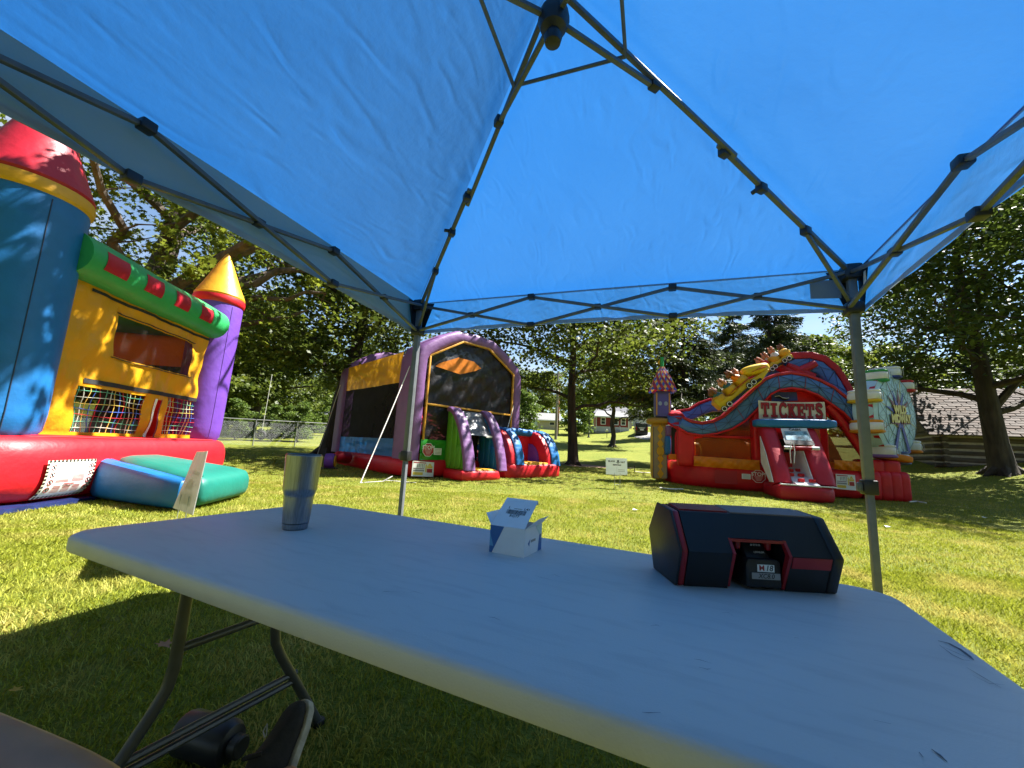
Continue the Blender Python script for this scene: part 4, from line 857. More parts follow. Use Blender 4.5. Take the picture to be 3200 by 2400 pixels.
dn = Vector((0, .026, .04)).normalized(); text('lettering', 'LITHIUM', (cx+.002, .0085, .074), X1, dn, .006, PRINTW, btm, ext=.0002)
for k in range(4): MB().box((cx-.010+k*.006, .0165, .0875), (.0035, .002, .004)).build('charge_light', PRINTG, btm)

# ================================================================== YARD SIGNS
CORR = mat('corrugated_plastic_white', (.66, .64, .60), rough=.5, var=.1, vs=12, tl=.25, bump=.1, bs=30)
GHOST = mat('print_dark_sign', (.16, .17, .19), rough=.5, var=.4, vs=14)
na = atY(*z2(1425, 1445), 3.0); nb = atY(*z2(1535, 970), 3.0); fa = atY(*z2(1280, 1392), 3.5); fb = atY(*z2(1455, 975), 3.5)
ys_ = empty('yard_sign', (na.x, na.y, 0), 0, 'worn white yard sign seen edge-on beside the castle ramp', 'sign'); o_ = Vector(ys_.location)
nrm = (fa-na).cross(nb-na).normalized()
MB().ext([na-o_, fa-o_, fb-o_, nb-o_], nrm*.005).build('panel', CORR, ys_)
for s_, t_ in ((.2, .85), (.3, .7), (.12, .6)): 
    a = na.lerp(fa, s_); b = nb.lerp(fb, s_); c = na.lerp(fa, t_); d = nb.lerp(fb, t_); f0_, f1_ = (.12, .30) if s_ == .2 else ((.36, .52) if s_ == .3 else (.60, .66))
    for sgn in (-1, 1): MB().poly([q-o_+nrm*(.0058 if sgn > 0 else -.0012) for q in (a.lerp(b, f0_), c.lerp(d, f0_), c.lerp(d, f1_), a.lerp(b, f1_))]).build('print', GHOST, ys_)
for s_ in (.3, .7):
    q = na.lerp(fa, s_)-o_+nrm*.0025; MB().tube([(q.x, q.y, -.05), (q.x, q.y, q.z+.12)], .003, 6).build('stake', GALV, ys_)
sb_ = ong(1925, 1528); s0_ = Vector((sb_.x, sb_.y, g(sb_.x, sb_.y)))
vd = Vector((s0_.x, s0_.y, 0)).normalized(); sxv = Vector((vd.y, -vd.x, 0))
bs_ = empty('yard_sign', s0_, math.atan2(sxv.y, sxv.x), 'white Black Hat Rentals yard sign on a wire stake', 'sign')
def bp(px, py):
    q = onp(px, py, s0_, vd)-s0_; return Vector((q.dot(sxv), q.z))
a = bp(*z6(615, 1197)); b = bp(*z6(1060, 1215)); c = bp(*z6(1065, 1556)); d = bp(*z6(622, 1540))
MB().ext([(q.x, 0, q.y) for q in (a, b, c, d)], (0, .006, 0)).build('panel', mat('sign_white', (.74, .78, .79), rough=.5, var=.04, vs=5, tl=.35), bs_)
hx = (b-a).normalized(); HX = Vector((hx.x, 0, hx.y)); HZ = Vector((-hx.y, 0, hx.x)); SW = (b-a).length; SH = (a-d).length
sp2 = lambda u_, v_: Vector((a.x, -.002, a.y))+HX*(u_*SW)-HZ*(v_*SH)
sz = SW*.098
text('lettering', 'BLACK', sp2(.28, .20), HX, HZ, sz*1.05, PRINTK, bs_, ext=.001, off=.0025); text('lettering', 'HAT', sp2(.80, .235), HX, HZ, sz*1.05, PRINTK, bs_, ext=.001, off=.0025); text('lettering', 'RENTALS', sp2(.53, .415), HX, HZ, sz*.95, PRINTK, bs_, ext=.001, off=.0025)
hat = MB(); hat.ext([sp2(.535, .12), sp2(.625, .12), sp2(.61, .25), sp2(.55, .25)], (0, -.002, 0)); hat.tube([sp2(.515, .23), sp2(.54, .285), sp2(.58, .30), sp2(.62, .285), sp2(.645, .23)], .008, 6); hat.build('top_hat_emblem', PRINTK, bs_)
for v_ in (.68, .77): MB().ext([sp2(.58, v_), sp2(.90, v_), sp2(.90, v_+.025), sp2(.58, v_+.025)], (0, -.001, 0)).build('lettering', PRINTG, bs_)
MB().ext([sp2(.515, .52), sp2(.52, .52), sp2(.52, .95), sp2(.515, .95)], (0, -.001, 0)).build('divider', PRINTG, bs_)
for u_ in (.42, .67):
    q = sp2(u_, 1.0); MB().tube([(q.x, .004, -.08), (q.x, .004, q.z+.06)], .006, 6).build('stake', GALV, bs_)
q0, q1 = sp2(.32, 1.03), sp2(.74, 1.03); MB().tube([(q0.x, .004, q0.z), (q1.x, .004, q1.z)], .006, 6).build('stake', GALV, bs_); MB().tube([(sp2(.42, 1).x, .004, .12), (sp2(.67, 1).x, .004, .12)], .006, 6).build('stake', GALV, bs_)

# ================================================================== PERSON (legs of whoever sits behind the table) AND FLASK
SKIN = mat('skin', (.46, .21, .11), rough=.5, var=.12, vs=18, bump=.15, bs=90, dist=.003); SHORTS = mat('navy_shorts', (.015, .02, .04), rough=.85, var=.2, vs=30, bump=.4, bs=60)
SHOE = mat('black_canvas', (.016, .014, .014), rough=.85, var=.3, vs=50, bump=.4, bs=160, dist=.004); SOLE = mat('dirty_white_rubber', (.40, .38, .34), rough=.7, var=.35, vs=30, bump=.3, bs=60)
pe = empty('person', (-.15, -.35, 0), 0, 'seated person\'s legs with dark shorts and black white-soled shoe at lower left', 'person')
def rel(q): return Vector(q)-Vector((-.15, -.35, 0))
sk = bpy.data.meshes.new('body')
Vt = [(-.10, -.42, .46), (-.28, -.25, .45), (-.30, .34, .44), (-.46, .56, .50), (-.93, .565, .645), (-1.09, .60, .34), (-1.14, .62, .08), (.0, -.30, .50), (-.10, .10, .48), (-.24, .42, .44), (-.30, .53, .41), (-.41, .86, .25), (-.52, 1.17, .12), (-.55, 1.25, .085), (-.08, -.50, .75), (-.07, -.52, 1.02), (-.06, -.47, 1.17), (-.06, -.44, 1.32), (.13, -.50, .99), (.22, -.40, .74), (.12, -.16, .66), (-.27, -.50, .99), (-.36, -.40, .74), (-.26, -.16, .66)]
Ed = [(0, 1), (1, 2), (2, 3), (3, 4), (4, 5), (5, 6), (0, 7), (7, 8), (8, 9), (9, 10), (10, 11), (11, 12), (12, 13), (0, 14), (14, 15), (15, 16), (16, 17), (15, 18), (18, 19), (19, 20), (15, 21), (21, 22), (22, 23)]
rad = [.13, .10, .09, .08, .066, .055, .038, .10, .082, .066, .058, .052, .038, .034, .15, .15, .06, .10, .065, .05, .034, .065, .05, .034]
sk.from_pydata([rel(q) for q in Vt], Ed, []); bo = bpy.data.objects.new('body', sk); col.objects.link(bo)
ms_ = bo.modifiers.new('skin', 'SKIN'); ms_.use_smooth_shade = True; bo.modifiers.new('sub', 'SUBSURF').levels = 2
for i, r_ in enumerate(rad): sk.skin_vertices[0].data[i].radius = (r_, r_)
sk.skin_vertices[0].data[0].use_root = True
bpy.context.view_layer.update(); dg = bpy.context.evaluated_depsgraph_get(); bme = bpy.data.meshes.new_from_object(bo.evaluated_get(dg)); bpy.data.objects.remove(bo); bme.materials.clear(); bme.materials.append(SKIN)
link('body', bme, pe)
sm = MB(); sm.tube([rel(q) for q in ((-.15, -.46, .46), (-.28, -.26, .45), (-.295, .10, .435), (-.30, .30, .425))], [.165, .135, .118, .108], 20); sm.build('shorts', SHORTS, pe); MB().tube([rel(q) for q in ((-.15, -.44, .50), (-.02, -.28, .50), (-.085, .05, .483), (-.16, .26, .463))], [.16, .13, .112, .10], 20).build('shorts', SHORTS, pe)
MB().tube([rel(q) for q in ((-.10, -.42, .46), (-.08, -.50, .72), (-.07, -.52, .95), (-.07, -.515, 1.09))], [.185, .19, .20, .12], 22).build('shirt', mat('charcoal_shirt', (.03, .032, .038), rough=.9, var=.2, vs=20, bump=.3, bs=40), pe)  # unseen torso, added behind the camera to block light on the table edge
# shoe: toe up, sole facing away to the right
heel = Vector((-.575, 1.235, .055)); toe = onz(950, 2200, .20); ax = (toe-heel); 
sole_n = (Vector((.62, .55, -.35))); sole_n = (sole_n-ax.normalized()*sole_n.dot(ax.normalized())).normalized(); lat = ax.normalized().cross(sole_n)
def shoe(nm, m, stations, par):
    rs = []
    for t, wdt, lo_h, hi_h in stations:
        c_ = heel+ax*t; ring = []
        for j in range(16):
            a_ = 2*math.pi*j/16; ca, sa_ = math.cos(a_), math.sin(a_); e = 2/3.2
            u_ = math.copysign(abs(ca)**e, ca)*wdt; v_ = math.copysign(abs(sa_)**e, sa_)
            v_ = (lo_h+hi_h)/2+v_*(hi_h-lo_h)/2; ring.append(rel(c_+lat*u_-sole_n*v_))
        rs.append(ring)
    return MB().rings(rs).build(nm, m, par)
so = shoe('shoe', SHOE, [(-.10, .022, .0, .05), (-.06, .034, -.005, .085), (.1, .038, -.005, .10), (.3, .039, -.005, .095), (.5, .043, -.005, .072), (.7, .047, -.005, .055), (.88, .043, 0, .045), (.98, .03, .002, .035), (1.02, .012, .006, .024)], pe)
shoe('sole', SOLE, [(-.13, .022, -.026, -.004), (-.09, .036, -.028, .004), (.1, .041, -.028, .004), (.3, .040, -.026, .004), (.5, .045, -.026, .004), (.7, .050, -.026, .004), (.9, .046, -.024, .006), (1.01, .032, -.018, .010), (1.05, .012, -.008, .010)], so)
lc = heel+ax*.55-sole_n*.075
MB().tube([rel(lc+lat*.01), rel(lc+ax*.08+lat*.028-sole_n*.004), rel(lc+ax*.17+lat*.03), rel(lc+ax*.14+lat*.012-sole_n*.006), rel(lc+ax*.02+lat*.006)], .0018, 6).build('lace', mat('pale_lace', (.42, .38, .34), rough=.8), so)
MB().tube([rel(heel+ax*.36-sole_n*.085+lat*.03), rel(heel+ax*.30-sole_n*.115), rel(heel+ax*.36-sole_n*.085-lat*.03)], .006, 6).build('tongue', SHOE, so)
fa_ = onz(575, 2300, .05); fb_ = onz(745, 2350, .05)
fl = empty('black_flask', (fa_.x, fa_.y, 0), 0, 'dark cylindrical flask lying in the grass beside the black shoe', 'flask'); dv = (fb_-fa_).normalized(); Lf = .21
M_ = Matrix.Translation((0, 0, .064)) @ dv.to_track_quat('Z', 'Y').to_matrix().to_4x4()
FLK = mat('navy_flask_enamel', (.012, .014, .024), rough=.4, var=.1); MB().lathe([(.045, 0), (.056, .004), (.060, .014), (.060, Lf*.8), (.05, Lf*.88), (.028, Lf*.92)], 32, M_).build('body', FLK, fl); MB().lathe([(.03, Lf*.925), (.031, Lf*.93), (.031, Lf*1.05), (.026, Lf*1.07)], 24, M_).build('cap', PLAST, fl)

# fallen leaves
def leafthing(px, py, c, label, s_=.09, rz=0.):
    q = ong(px, py); m = mat('leaf_'+label.split()[0], c, rough=.6, var=.2, vs=40, tl=.3)
    pts = LEAFSHAPES['maple']; o = MB().poly([(x*s_, y*s_, .045+.25*s_*(abs(x)+.6*y*y)) for x, y in pts]).build('fallen_leaf', m, None, loc=(q.x, q.y, g(q.x, q.y))); o.rotation_euler = (.15, .1, rz)
    tag(o, label, 'leaf', 'fallen leaves on the grass')
leafthing(510, 1832, (.75, .48, .02), 'yellow fallen leaf in the sun left of the table leg', rz=.4); leafthing(500, 2062, (.34, .17, .09), 'brown fallen leaf in the shade left of the table leg', .075, 1.2); leafthing(28, 2205, (.42, .28, .03), 'ochre fallen leaf at the far lower left', .045, 2.)

# ================================================================== CASTLE BOUNCE HOUSE (left)
ca1 = empty('castle_bounce_house', (-6.12, 4.85, 0), R(8), 'yellow fronted castle bounce house with blue and purple turrets on red base', 'bounce house')   # local x outwards, y along the front away from camera
O1 = Vector(ca1.location); R1 = Matrix.Rotation(R(-8), 3, 'Z')
BF = .64; BZ0, BZ1, BR_ = .05, .85, .30
MB().puff([(BF, -.72), (BF, 4.42), (-4.5, 4.42), (-4.5, -.72)], BZ0, BZ1, BR_, sub=9, nr=16, crown=.02).build('base', RED, ca1)
TARP = mat('dark_blue_tarp', (.015, .025, .10), rough=.25, var=.3, vs=5, bump=.5, bs=9, dist=.03)
MB().ext([(BF+.02, -.85, .006), (BF+.10, 4.5, .006), (-4.6, 4.5, .006), (-4.6, -.85, .006)], (0, 0, .05)).build('ground_tarp', TARP, ca1)
def turret(x, y, mb_, mband, mcone, ogive, ln=(0, 0), q=1.):
    Mx = Matrix.Translation((x, y, 0)) @ Matrix(((1, 0, ln[0]/3, -ln[0]*.8/3), (0, 1, ln[1]/3, -ln[1]*.8/3), (0, 0, 1, 0), (0, 0, 0, 1))) @ Matrix.Diagonal((q, q, 1, 1))
    t = MB().lathe([(.30, .80), (.44, .82), (.495, .90), (.515, 1.1), (.53, 2.2), (.545, 3.4), (.55, 3.74), (.54, 3.80)], 40, Mx).build('turret', mb_, ca1)
    MB().lathe([(.53, 3.78), (.575, 3.82), (.585, 3.90), (.57, 3.96), (.53, 3.97)], 40, Mx).build('turret_band', mband, t)
    if ogive: pr = [(.555, 3.955), (.575, 4.0), (.515, 4.15), (.40, 4.46), (.275, 4.80), (.15, 5.13), (.05, 5.38), (.005, 5.48)]
    else: pr = [(.555, 3.955), (.57, 4.0), (.52, 4.1), (.42, 4.28), (.29, 4.55), (.17, 4.8), (.06, 5.0), (.01, 5.06)]
    MB().lathe(pr, 40, Mx).build('turret_cone', mcone, t)
    SE = mat('dark_seam', (.01, .03, .08), rough=.6)
    for a in ((R(-28), R(62), R(152), R(242))):
        MB().tube([(x+math.cos(a)*r_*q+ln[0]*(z-.8)/3, y+math.sin(a)*r_*q+ln[1]*(z-.8)/3, z) for r_, z in ((.497, .9), (.517, 1.1), (.532, 2.2), (.547, 3.4), (.552, 3.74))], .006, 6).build('seam', SE if mb_ is BLUE else mb_, t)
turret(-.12, -.06, BLUE, YEL, CRIMSON, True, (-.10, 0)); turret(-.02, 3.82, PUR, RED, YEL, False, (0, 0), .84); turret(-3.9, 0, PUR, RED, YEL, False); turret(-3.9, 3.75, BLUE, YEL, CRIMSON, True)
# curtain front with openings
holes = [(1.17, 3.0, 2.07, 2.72), (.77, 2.03, .90, 1.55), (2.58, 3.55, .92, 1.60), (2.22, 2.40, .80, 1.52)]
rnd = random.Random(4)
def wrinkle(f_, z): return .02*math.sin(f_*7+z*3)+.012*math.sin(z*11+f_*4)+.010*math.sin(f_*19-z*7)-.03*max(0, 1-abs(z-.9)*4)
fs_ = sorted(set([.30+3.35*i/64 for i in range(65)]+[h for q in holes for h in q[:2]])); zs_ = sorted(set([.86+2.3*i/46 for i in range(47)]+[h for q in holes for h in q[2:]]))
mb = MB(); idx = {}
for j, z in enumerate(zs_):
    for i, f_ in enumerate(fs_): idx[i, j] = len(mb.v); mb.v.append((.12+wrinkle(f_, z), f_, z))
for j in range(len(zs_)-1):
    for i in range(len(fs_)-1):
        fc, zc = (fs_[i]+fs_[i+1])/2, (zs_[j]+zs_[j+1])/2
        if any(a < fc < b and c < zc < d for a, b, c, d in holes): continue
        mb.f.append((idx[i, j], idx[i+1, j], idx[i+1, j+1], idx[i, j+1]))
mb.build('front_curtain', YELFAB, ca1, sharp=180)
def gridpanel(nm, f0, f1, za, zb, m, off=0., par=ca1):
    b = MB(); k = 24
    for j in range(k+1):
        for i in range(k+1): f_ = f0+(f1-f0)*i/k; z = za+(zb-za)*j/k; b.v.append((.12+off+wrinkle(f_, z), f_, z))
    for j in range(k):
        for i in range(k): q = j*(k+1)+i; b.f.append((q, q+1, q+k+2, q+k+1))
    return b.build(nm, m, par, sharp=180)
gridpanel('window_mesh', 1.12, 3.05, 2.02, 2.77, MESHD, -.012)
for a, b in (((1.12, 2.745), (3.05, 2.745)), ((1.12, 2.045), (3.05, 2.045))): MB().tube([(.14+wrinkle(a[0]+(b[0]-a[0])*t/20, a[1]), a[0]+(b[0]-a[0])*t/20, a[1]) for t in range(21)], .02, 4, flat=.3).build('window_trim', PRINTK, ca1)
gridpanel('hook_strip', .84, 3.45, 1.60, 1.67, PRINTK, .012); gridpanel('hook_strip', .62, 3.45, 2.90, 2.945, PRINTK, .012)
gridpanel('door_zip', 2.215, 2.26, .84, 1.53, PRINTW, .012); gridpanel('door_zip', 2.37, 2.40, .84, 1.53, PRINTM, .012)
COLS = [mat('net_'+n_, c, rough=.6) for n_, c in (('red', (.45, .02, .03)), ('yellow', (.65, .50, .10)), ('green', (.10, .38, .22)), ('blue', (.05, .12, .45)), ('pale', (.55, .58, .45)))]
for (f0, f1, za, zb) in ((.72, 2.07, .88, 1.58), (2.54, 3.6, .90, 1.63)):
    mbs = [MB() for _ in COLS]; st_ = .088
    for i in range(int((f1-f0)/st_)+1):
        f_ = f0+i*st_; ph = rnd.random()*6
        mbs[i*2 % 5].tube([(.10+wrinkle(f_, za+(zb-za)*t/8)+.006*math.sin(t+ph), f_+.008*math.sin(t*1.9+ph), za+(zb-za)*t/8) for t in range(9)], .0058, 4)
    for j in range(int((zb-za)/st_)+1):
        z = za+j*st_; ph = rnd.random()*6; n_ = int((f1-f0)/.16)
        mbs[(j*3+1) % 5].tube([(.11+wrinkle(f0+(f1-f0)*t/n_, z), f0+(f1-f0)*t/n_, z+.012*math.sin(t*.9+ph)) for t in range(n_+1)], .0058, 4)
    for b_, m_ in zip(mbs, COLS): tag(b_.build('net_rope', m_, ca1), kind='stuff')
# ring beam with red squares
bm_ = MB().tube([(.17, .12+3.33*t/10, 3.27+.01*math.sin(t)) for t in range(11)], .30, 24).build('top_beam', GRN, ca1)
for f0, f1 in ((.34, .74), (1.08, 1.46), (1.77, 2.15), (2.48, 2.86)):
    b_ = MB(); k = 6
    for i in range(k+1):
        a = R(-26+52*i/k)
        for f_ in (f0, f1): b_.v.append((.17+.307*math.cos(a), f_, 3.27+.307*math.sin(a)))
    for i in range(k): b_.f.append((2*i, 2*i+1, 2*i+3, 2*i+2))
    b_.build('red_square', CRIMSON, bm_)
for a, b in (((-.4, 3.75), (-3.5, 3.75)), ((-3.9, 3.4), (-3.9, .4)), ((-3.5, 0), (-.4, 0))): MB().tube([(a[0], a[1], 3.27), (b[0], b[1], 3.27)], .27, 18).build('top_beam', GRN, ca1)
ROOFY = mat('roof_fabric_orange', (.50, .16, .02), rough=.5, var=.1, tl=.35, bump=.3, bs=4)
MB().add([(.1, .1, 3.35), (.1, 3.65, 3.35), (-1.95, 1.9, 3.75)], [(0, 1, 2)]).add([(-3.9, .1, 3.35), (-3.9, 3.65, 3.35), (-1.95, 1.9, 3.75)], [(0, 1, 2)]).add([(.1, .1, 3.35), (-3.9, .1, 3.35), (-1.95, 1.9, 3.75)], [(0, 1, 2)]).add([(.1, 3.65, 3.35), (-3.9, 3.65, 3.35), (-1.95, 1.9, 3.75)], [(0, 1, 2)]).build('roof', ROOFY, ca1)
for y in (-.05, 3.8):
    for x0, m_ in ((-.5, RED), (-2.9, BLUE)): MB().sbox((x0-.2, y, 1.4), (.5, .28, 1.25), 5, 6).build('side_pillar', m_, ca1)
    MB().box((-1.95, y, 2.75), (3.4, .03, .8)).build('side_curtain', YELFAB, ca1); MB().box((-1.95, y, 1.75), (3.4, .02, 1.2)).build('side_mesh', MESHD, ca1)
MB().box((-3.9, 1.9, 2.7), (.03, 3.0, .9)).build('rear_curtain', YELFAB, ca1); MB().box((-3.88, 1.9, 1.75), (.02, 3.0, 1.0)).build('rear_mesh', MESHD, ca1); MB().box((-3.86, 1.9, 1.05), (.04, 3.0, .5)).build('rear_curtain', BLUE, ca1)
# step ramp
def hmap(mb, h): mb.v = [(x, y, .03+(z-.03)*h(x, y)) for x, y, z in mb.v]; return mb
hh_ = lambda x, y: .60-.115*max(0, (x-.5))
hmap(MB().puff([(.50, 1.0), (2.12, .15), (2.28, .22), (2.22, 1.75), (.50, 1.95)], .03, 1.0, .16, sub=6, crown=.05), lambda x, y: hh_(x, y)).build('ramp', TEAL, ca1)
hmap(MB().puff([(.50, .72), (2.08, -.06), (2.22, .16), (.50, 1.04)], .03, .93, .10, sub=6), lambda x, y: hh_(x, y)).build('ramp_side', BLUE, ca1)
# safety label moulded onto the base
def bw(z):
    t = (z-(BZ0+BZ1)/2)/((BZ1-BZ0)/2); return BF-BR_*(1-max(0, 1-abs(t)**2.6)**(1/2.6))
def lab(nm, f0, f1, za, zb, m, off, par=ca1, sk=0.):
    b = MB(); k = 8
    for j in range(k+1):
        z = za+(zb-za)*j/k
        for i in range(3): b.v.append((bw(z)+off, f0+(f1-f0)*i/2+sk*(z-.3), z))
    for j in range(k):
        for i in range(2): q = j*3+i; b.f.append((q, q+1, q+4, q+3))
    return b.build(nm, m, par)
L0, L1, LZ0, LZ1 = -.03, .63, .10, .56
sl_ = lab('safety_label', L0, L1, LZ0, LZ1, PRINTC, .006)
for k in range(13):
    f_ = L0+(L1-L0)*(k+.35)/13
    for za, zb in ((LZ1-.026, LZ1), (LZ0, LZ0+.026)): lab('hazard_stripe', f_, f_+.026, za, zb, PRINTK, .0085, sl_)
for k in range(9):
    z = LZ0+.03+(LZ1-LZ0-.06)*(k+.3)/9
    for f_ in (L0, L1-.026): lab('hazard_stripe', f_, f_+.026, z, z+.024, PRINTK, .0085, sl_)
lab('white_field', L0+.03, L1-.03, LZ0+.03, LZ1-.03, PRINTW, .008, sl_)
XF, ZF = (0, 1, 0), (0, 0, 1)
text('lettering', 'SAFETY RULES', (BF+.006, .32, .475), XF, ZF, .062, PRINTR, sl_, ext=.001, off=.0006, sx=.82); text('lettering', 'CAUTION', (BF+.005, .31, .385), XF, ZF, .030, PRINTR, sl_, ext=.001); text('lettering', 'ATENCION', (BF-.003, .31, .262), XF, ZF, .028, PRINTR, sl_, ext=.002)
for z in (.442, .430, .418): lab('small_print', .10, .52, z, z+.005, PRINTG, .010, sl_)
for z in (.365, .35, .335, .32, .305, .29): lab('small_print', .12, .29, z, z+.006, PRINTR if z < .31 else PRINTG, .010, sl_); lab('small_print', .33, .50, z, z+.006, PRINTR, .010, sl_)
for z in (.24, .225, .21, .195, .18, .165): 
    for f_ in (.12, .25, .38): lab('small_print', f_, f_+.10, z, z+.006, PRINTR, .010, sl_)
for f_ in (.055, .565):
    for z in (.475, .385, .295, .205):
        c_ = MB().tube([(bw(z+.032*math.sin(a))+.0105, f_+.030*math.cos(a), z+.032*math.sin(a)) for a in [q*.5236 for q in range(12)]], .003, 4, closed=True).build('pictogram', PRINTR, sl_)
        MB().tube([(bw(z+.02)+.0105, f_-.018, z+.02), (bw(z-.02)+.0105, f_+.018, z-.02)], .003, 4).build('pictogram', PRINTK, c_); MB().sbox((bw(z)+.010, f_, z), (.004, .016, .034), 2.5, 4).build('pictogram', PRINTK, c_)

# ================================================================== PURPLE ARCHED BOUNCE HOUSE (middle)
Y2 = R(44); o2_ = ong(*z4(820, 1207)); O2 = Vector((o2_.x, o2_.y, g(o2_.x, o2_.y))); U2 = Vector((math.cos(Y2), math.sin(Y2), 0)); V2 = Vector((-math.sin(Y2), math.cos(Y2), 0))
ar = empty('arched_bounce_house', O2, Y2, 'purple arched bounce house with black mesh walls, yellow side and red base', 'bounce house')
def l2(px, py, v=0.):
    q = onp(*z4(px, py), O2+V2*v, V2)-O2; return Vector((q.dot(U2), v, q.z))
MB().puff([(-.12, -.08), (4.35, -.08), (4.35, 5.75), (-.12, 5.75)], .02, .55, .22, sub=9).build('base', RED, ar)
def arch(v0, v1, m, nm):
    path = [(.17, .50), (.17, 1.3), (.17, 2.2), (.17, 3.0), (.19, 3.45), (.30, 3.70), (.62, 3.93), (1.05, 4.2), (1.45, 4.38), (2.16, 4.43), (2.87, 4.38), (3.27, 4.2), (3.70, 3.93), (4.02, 3.70), (4.13, 3.45), (4.15, 3.0), (4.15, 2.2), (4.15, 1.3), (4.15, .50)]
    rs = []; n = len(path)
    for i, (u_, z) in enumerate(path):
        a = Vector(path[max(0, i-1)]); b = Vector(path[min(n-1, i+1)]); t = (b-a).normalized(); nn = Vector((-t.y, t.x)); ring = []
        for j in range(24):
            an = 2*math.pi*j/24; ca_, sa_ = math.cos(an), math.sin(an); e = 2/4.2
            p = math.copysign(abs(ca_)**e, ca_)*.215; q = math.copysign(abs(sa_)**e, sa_)*(v1-v0)/2; ring.append((u_+nn.x*p, (v0+v1)/2+q, z+nn.y*p))
        rs.append(ring)
    return MB().rings(rs).build(nm, m, ar)
arch(0, 1.02, LAV, 'front_arch'); arch(5.05, 5.66, LAV, 'rear_arch')
def wavy(pts, nm, m, nu=20, nv=16, amp=.02, par=None, seed=0, nrm=None):     # quad panel with shallow folds
    a, b, c, d = [Vector(q) for q in pts]; nrm = nrm or (b-a).cross(d-a).normalized(); mb = MB(); r_ = random.Random(seed); ph = [r_.uniform(0, 6) for _ in range(6)]
    for j in range(nv+1):
        for i in range(nu+1):
            s, t = i/nu, j/nv; p = a.lerp(b, s).lerp(d.lerp(c, s), t); w0 = math.sin(math.pi*s)**.5*math.sin(math.pi*t)**.5 if 0 < s < 1 and 0 < t < 1 else 0
            mb.v.append(p+nrm*amp*w0*(math.sin(s*9+ph[0]+t*4)+.7*math.sin(t*13+ph[1]+s*6)+.5*math.sin((s-t)*21+ph[2])))
    for j in range(nv):
        for i in range(nu): q = j*(nu+1)+i; mb.f.append((q, q+1, q+nu+2, q+nu+1))
    return mb.build(nm, m, par or ar, sharp=180)
for u_ in (.06, 4.26):
    wavy([(u_, .98, 2.76), (u_, 5.08, 2.76), (u_, 5.08, 3.66), (u_, .98, 3.72)], 'side_panel', YEL, amp=.02, seed=1); wavy([(u_, .98, 1.06), (u_, 5.08, 1.06), (u_, 5.08, 2.77), (u_, .98, 2.77)], 'side_mesh', MESHS, amp=.012, seed=2); wavy([(u_, .98, .48), (u_, 5.08, .48), (u_, 5.08, 1.07), (u_, .98, 1.07)], 'side_panel', BLUE, amp=.015, seed=3)
RM = mat('roof_mesh', (.02, .018, .018), rough=.6, alpha=.4)
for a, b in (((.3, 3.74), (1.45, 4.4)), ((1.45, 4.4), (2.87, 4.4)), ((2.87, 4.4), (4.02, 3.74))): wavy([(a[0], .98, a[1]), (b[0], .98, b[1]), (b[0], 5.08, b[1]), (a[0], 5.08, a[1])], 'roof_mesh', RM, amp=.02)
def polypanel(pts, nm, m, par=ar, thick=.0): 
    return MB().ext(pts, (0, max(thick, .004), 0)).build(nm, m, par)
# orange panel added on the front mesh mimics the sunlit rear gable; black rear wall
gq = [l2(x, y, .06) for x, y in ((1020, 430), (1050, 408), (1180, 370), (1285, 398), (1335, 445), (1300, 462), (1190, 486))]; polypanel(gq, 'orange_panel', vinyl('sail_orange', (.80, .25, .015), tl=.3))
polypanel([(.4, 5.2, .5), (3.9, 5.2, .5), (3.9, 5.2, 3.55), (2.7, 5.2, 4.25), (1.6, 5.2, 4.25), (.4, 5.2, 3.55)], 'rear_mesh', BLACKV)
MB().ext([(1.9, 1.2, .6), (3.6, 1.2, .6), (3.6, 4.6, 2.3), (1.9, 4.6, 2.3)], (0, .1, .2)).build('inner_slide', RED, ar)
# front mesh
mb = MB(); NUX = 44; NZ = 44
def topz(u_): return 3.56+(u_-.43)*.59 if u_ < 1.6 else (4.25 if u_ < 2.7 else 4.25-(u_-2.7)*.567)
rr2 = random.Random(12)
for j in range(NZ+1):
    for i in range(NUX+1):
        u_ = .40+3.53*i/NUX; zt = topz(u_); z = 1.08+(zt-1.08)*j/NZ
        mb.v.append((u_, .10+.016*math.sin(u_*5+z*7)+.012*math.sin(z*13-u_*8)+.010*math.sin(u_*17+z*5), z))
for j in range(NZ):
    for i in range(NUX): q = j*(NUX+1)+i; mb.f.append((q, q+1, q+NUX+2, q+NUX+1))
mb.build('front_mesh', MESHB, ar, sharp=180)
TRY = vinyl('trim_amber', (.62, .30, .03))
for a, b in (((.43, 1.08), (.43, 3.56)), ((.43, 3.56), (1.6, 4.25)), ((1.6, 4.25), (2.7, 4.25)), ((2.7, 4.25), (3.9, 3.57)), ((3.9, 3.57), (3.9, 1.08)), ((.43, 2.12), (3.9, 2.12))):
    MB().tube([(a[0], .04, a[1]), (b[0], .04, b[1])], .045, 4, flat=.9).build('trim', TRY, ar, bevel=.008)
wavy([(.36, .02, .50), (1.42, .02, .46), (1.42, .02, 1.10), (.36, .02, 1.10)], 'green_panel', vinyl('vinyl_bright_green', (.035, .30, .03), rough=.2), amp=.018, seed=5)
wavy([(2.9, .02, .50), (3.95, .02, .50), (3.95, .02, 1.10), (2.9, .02, 1.10)], 'green_panel', LIME, amp=.012, seed=6)
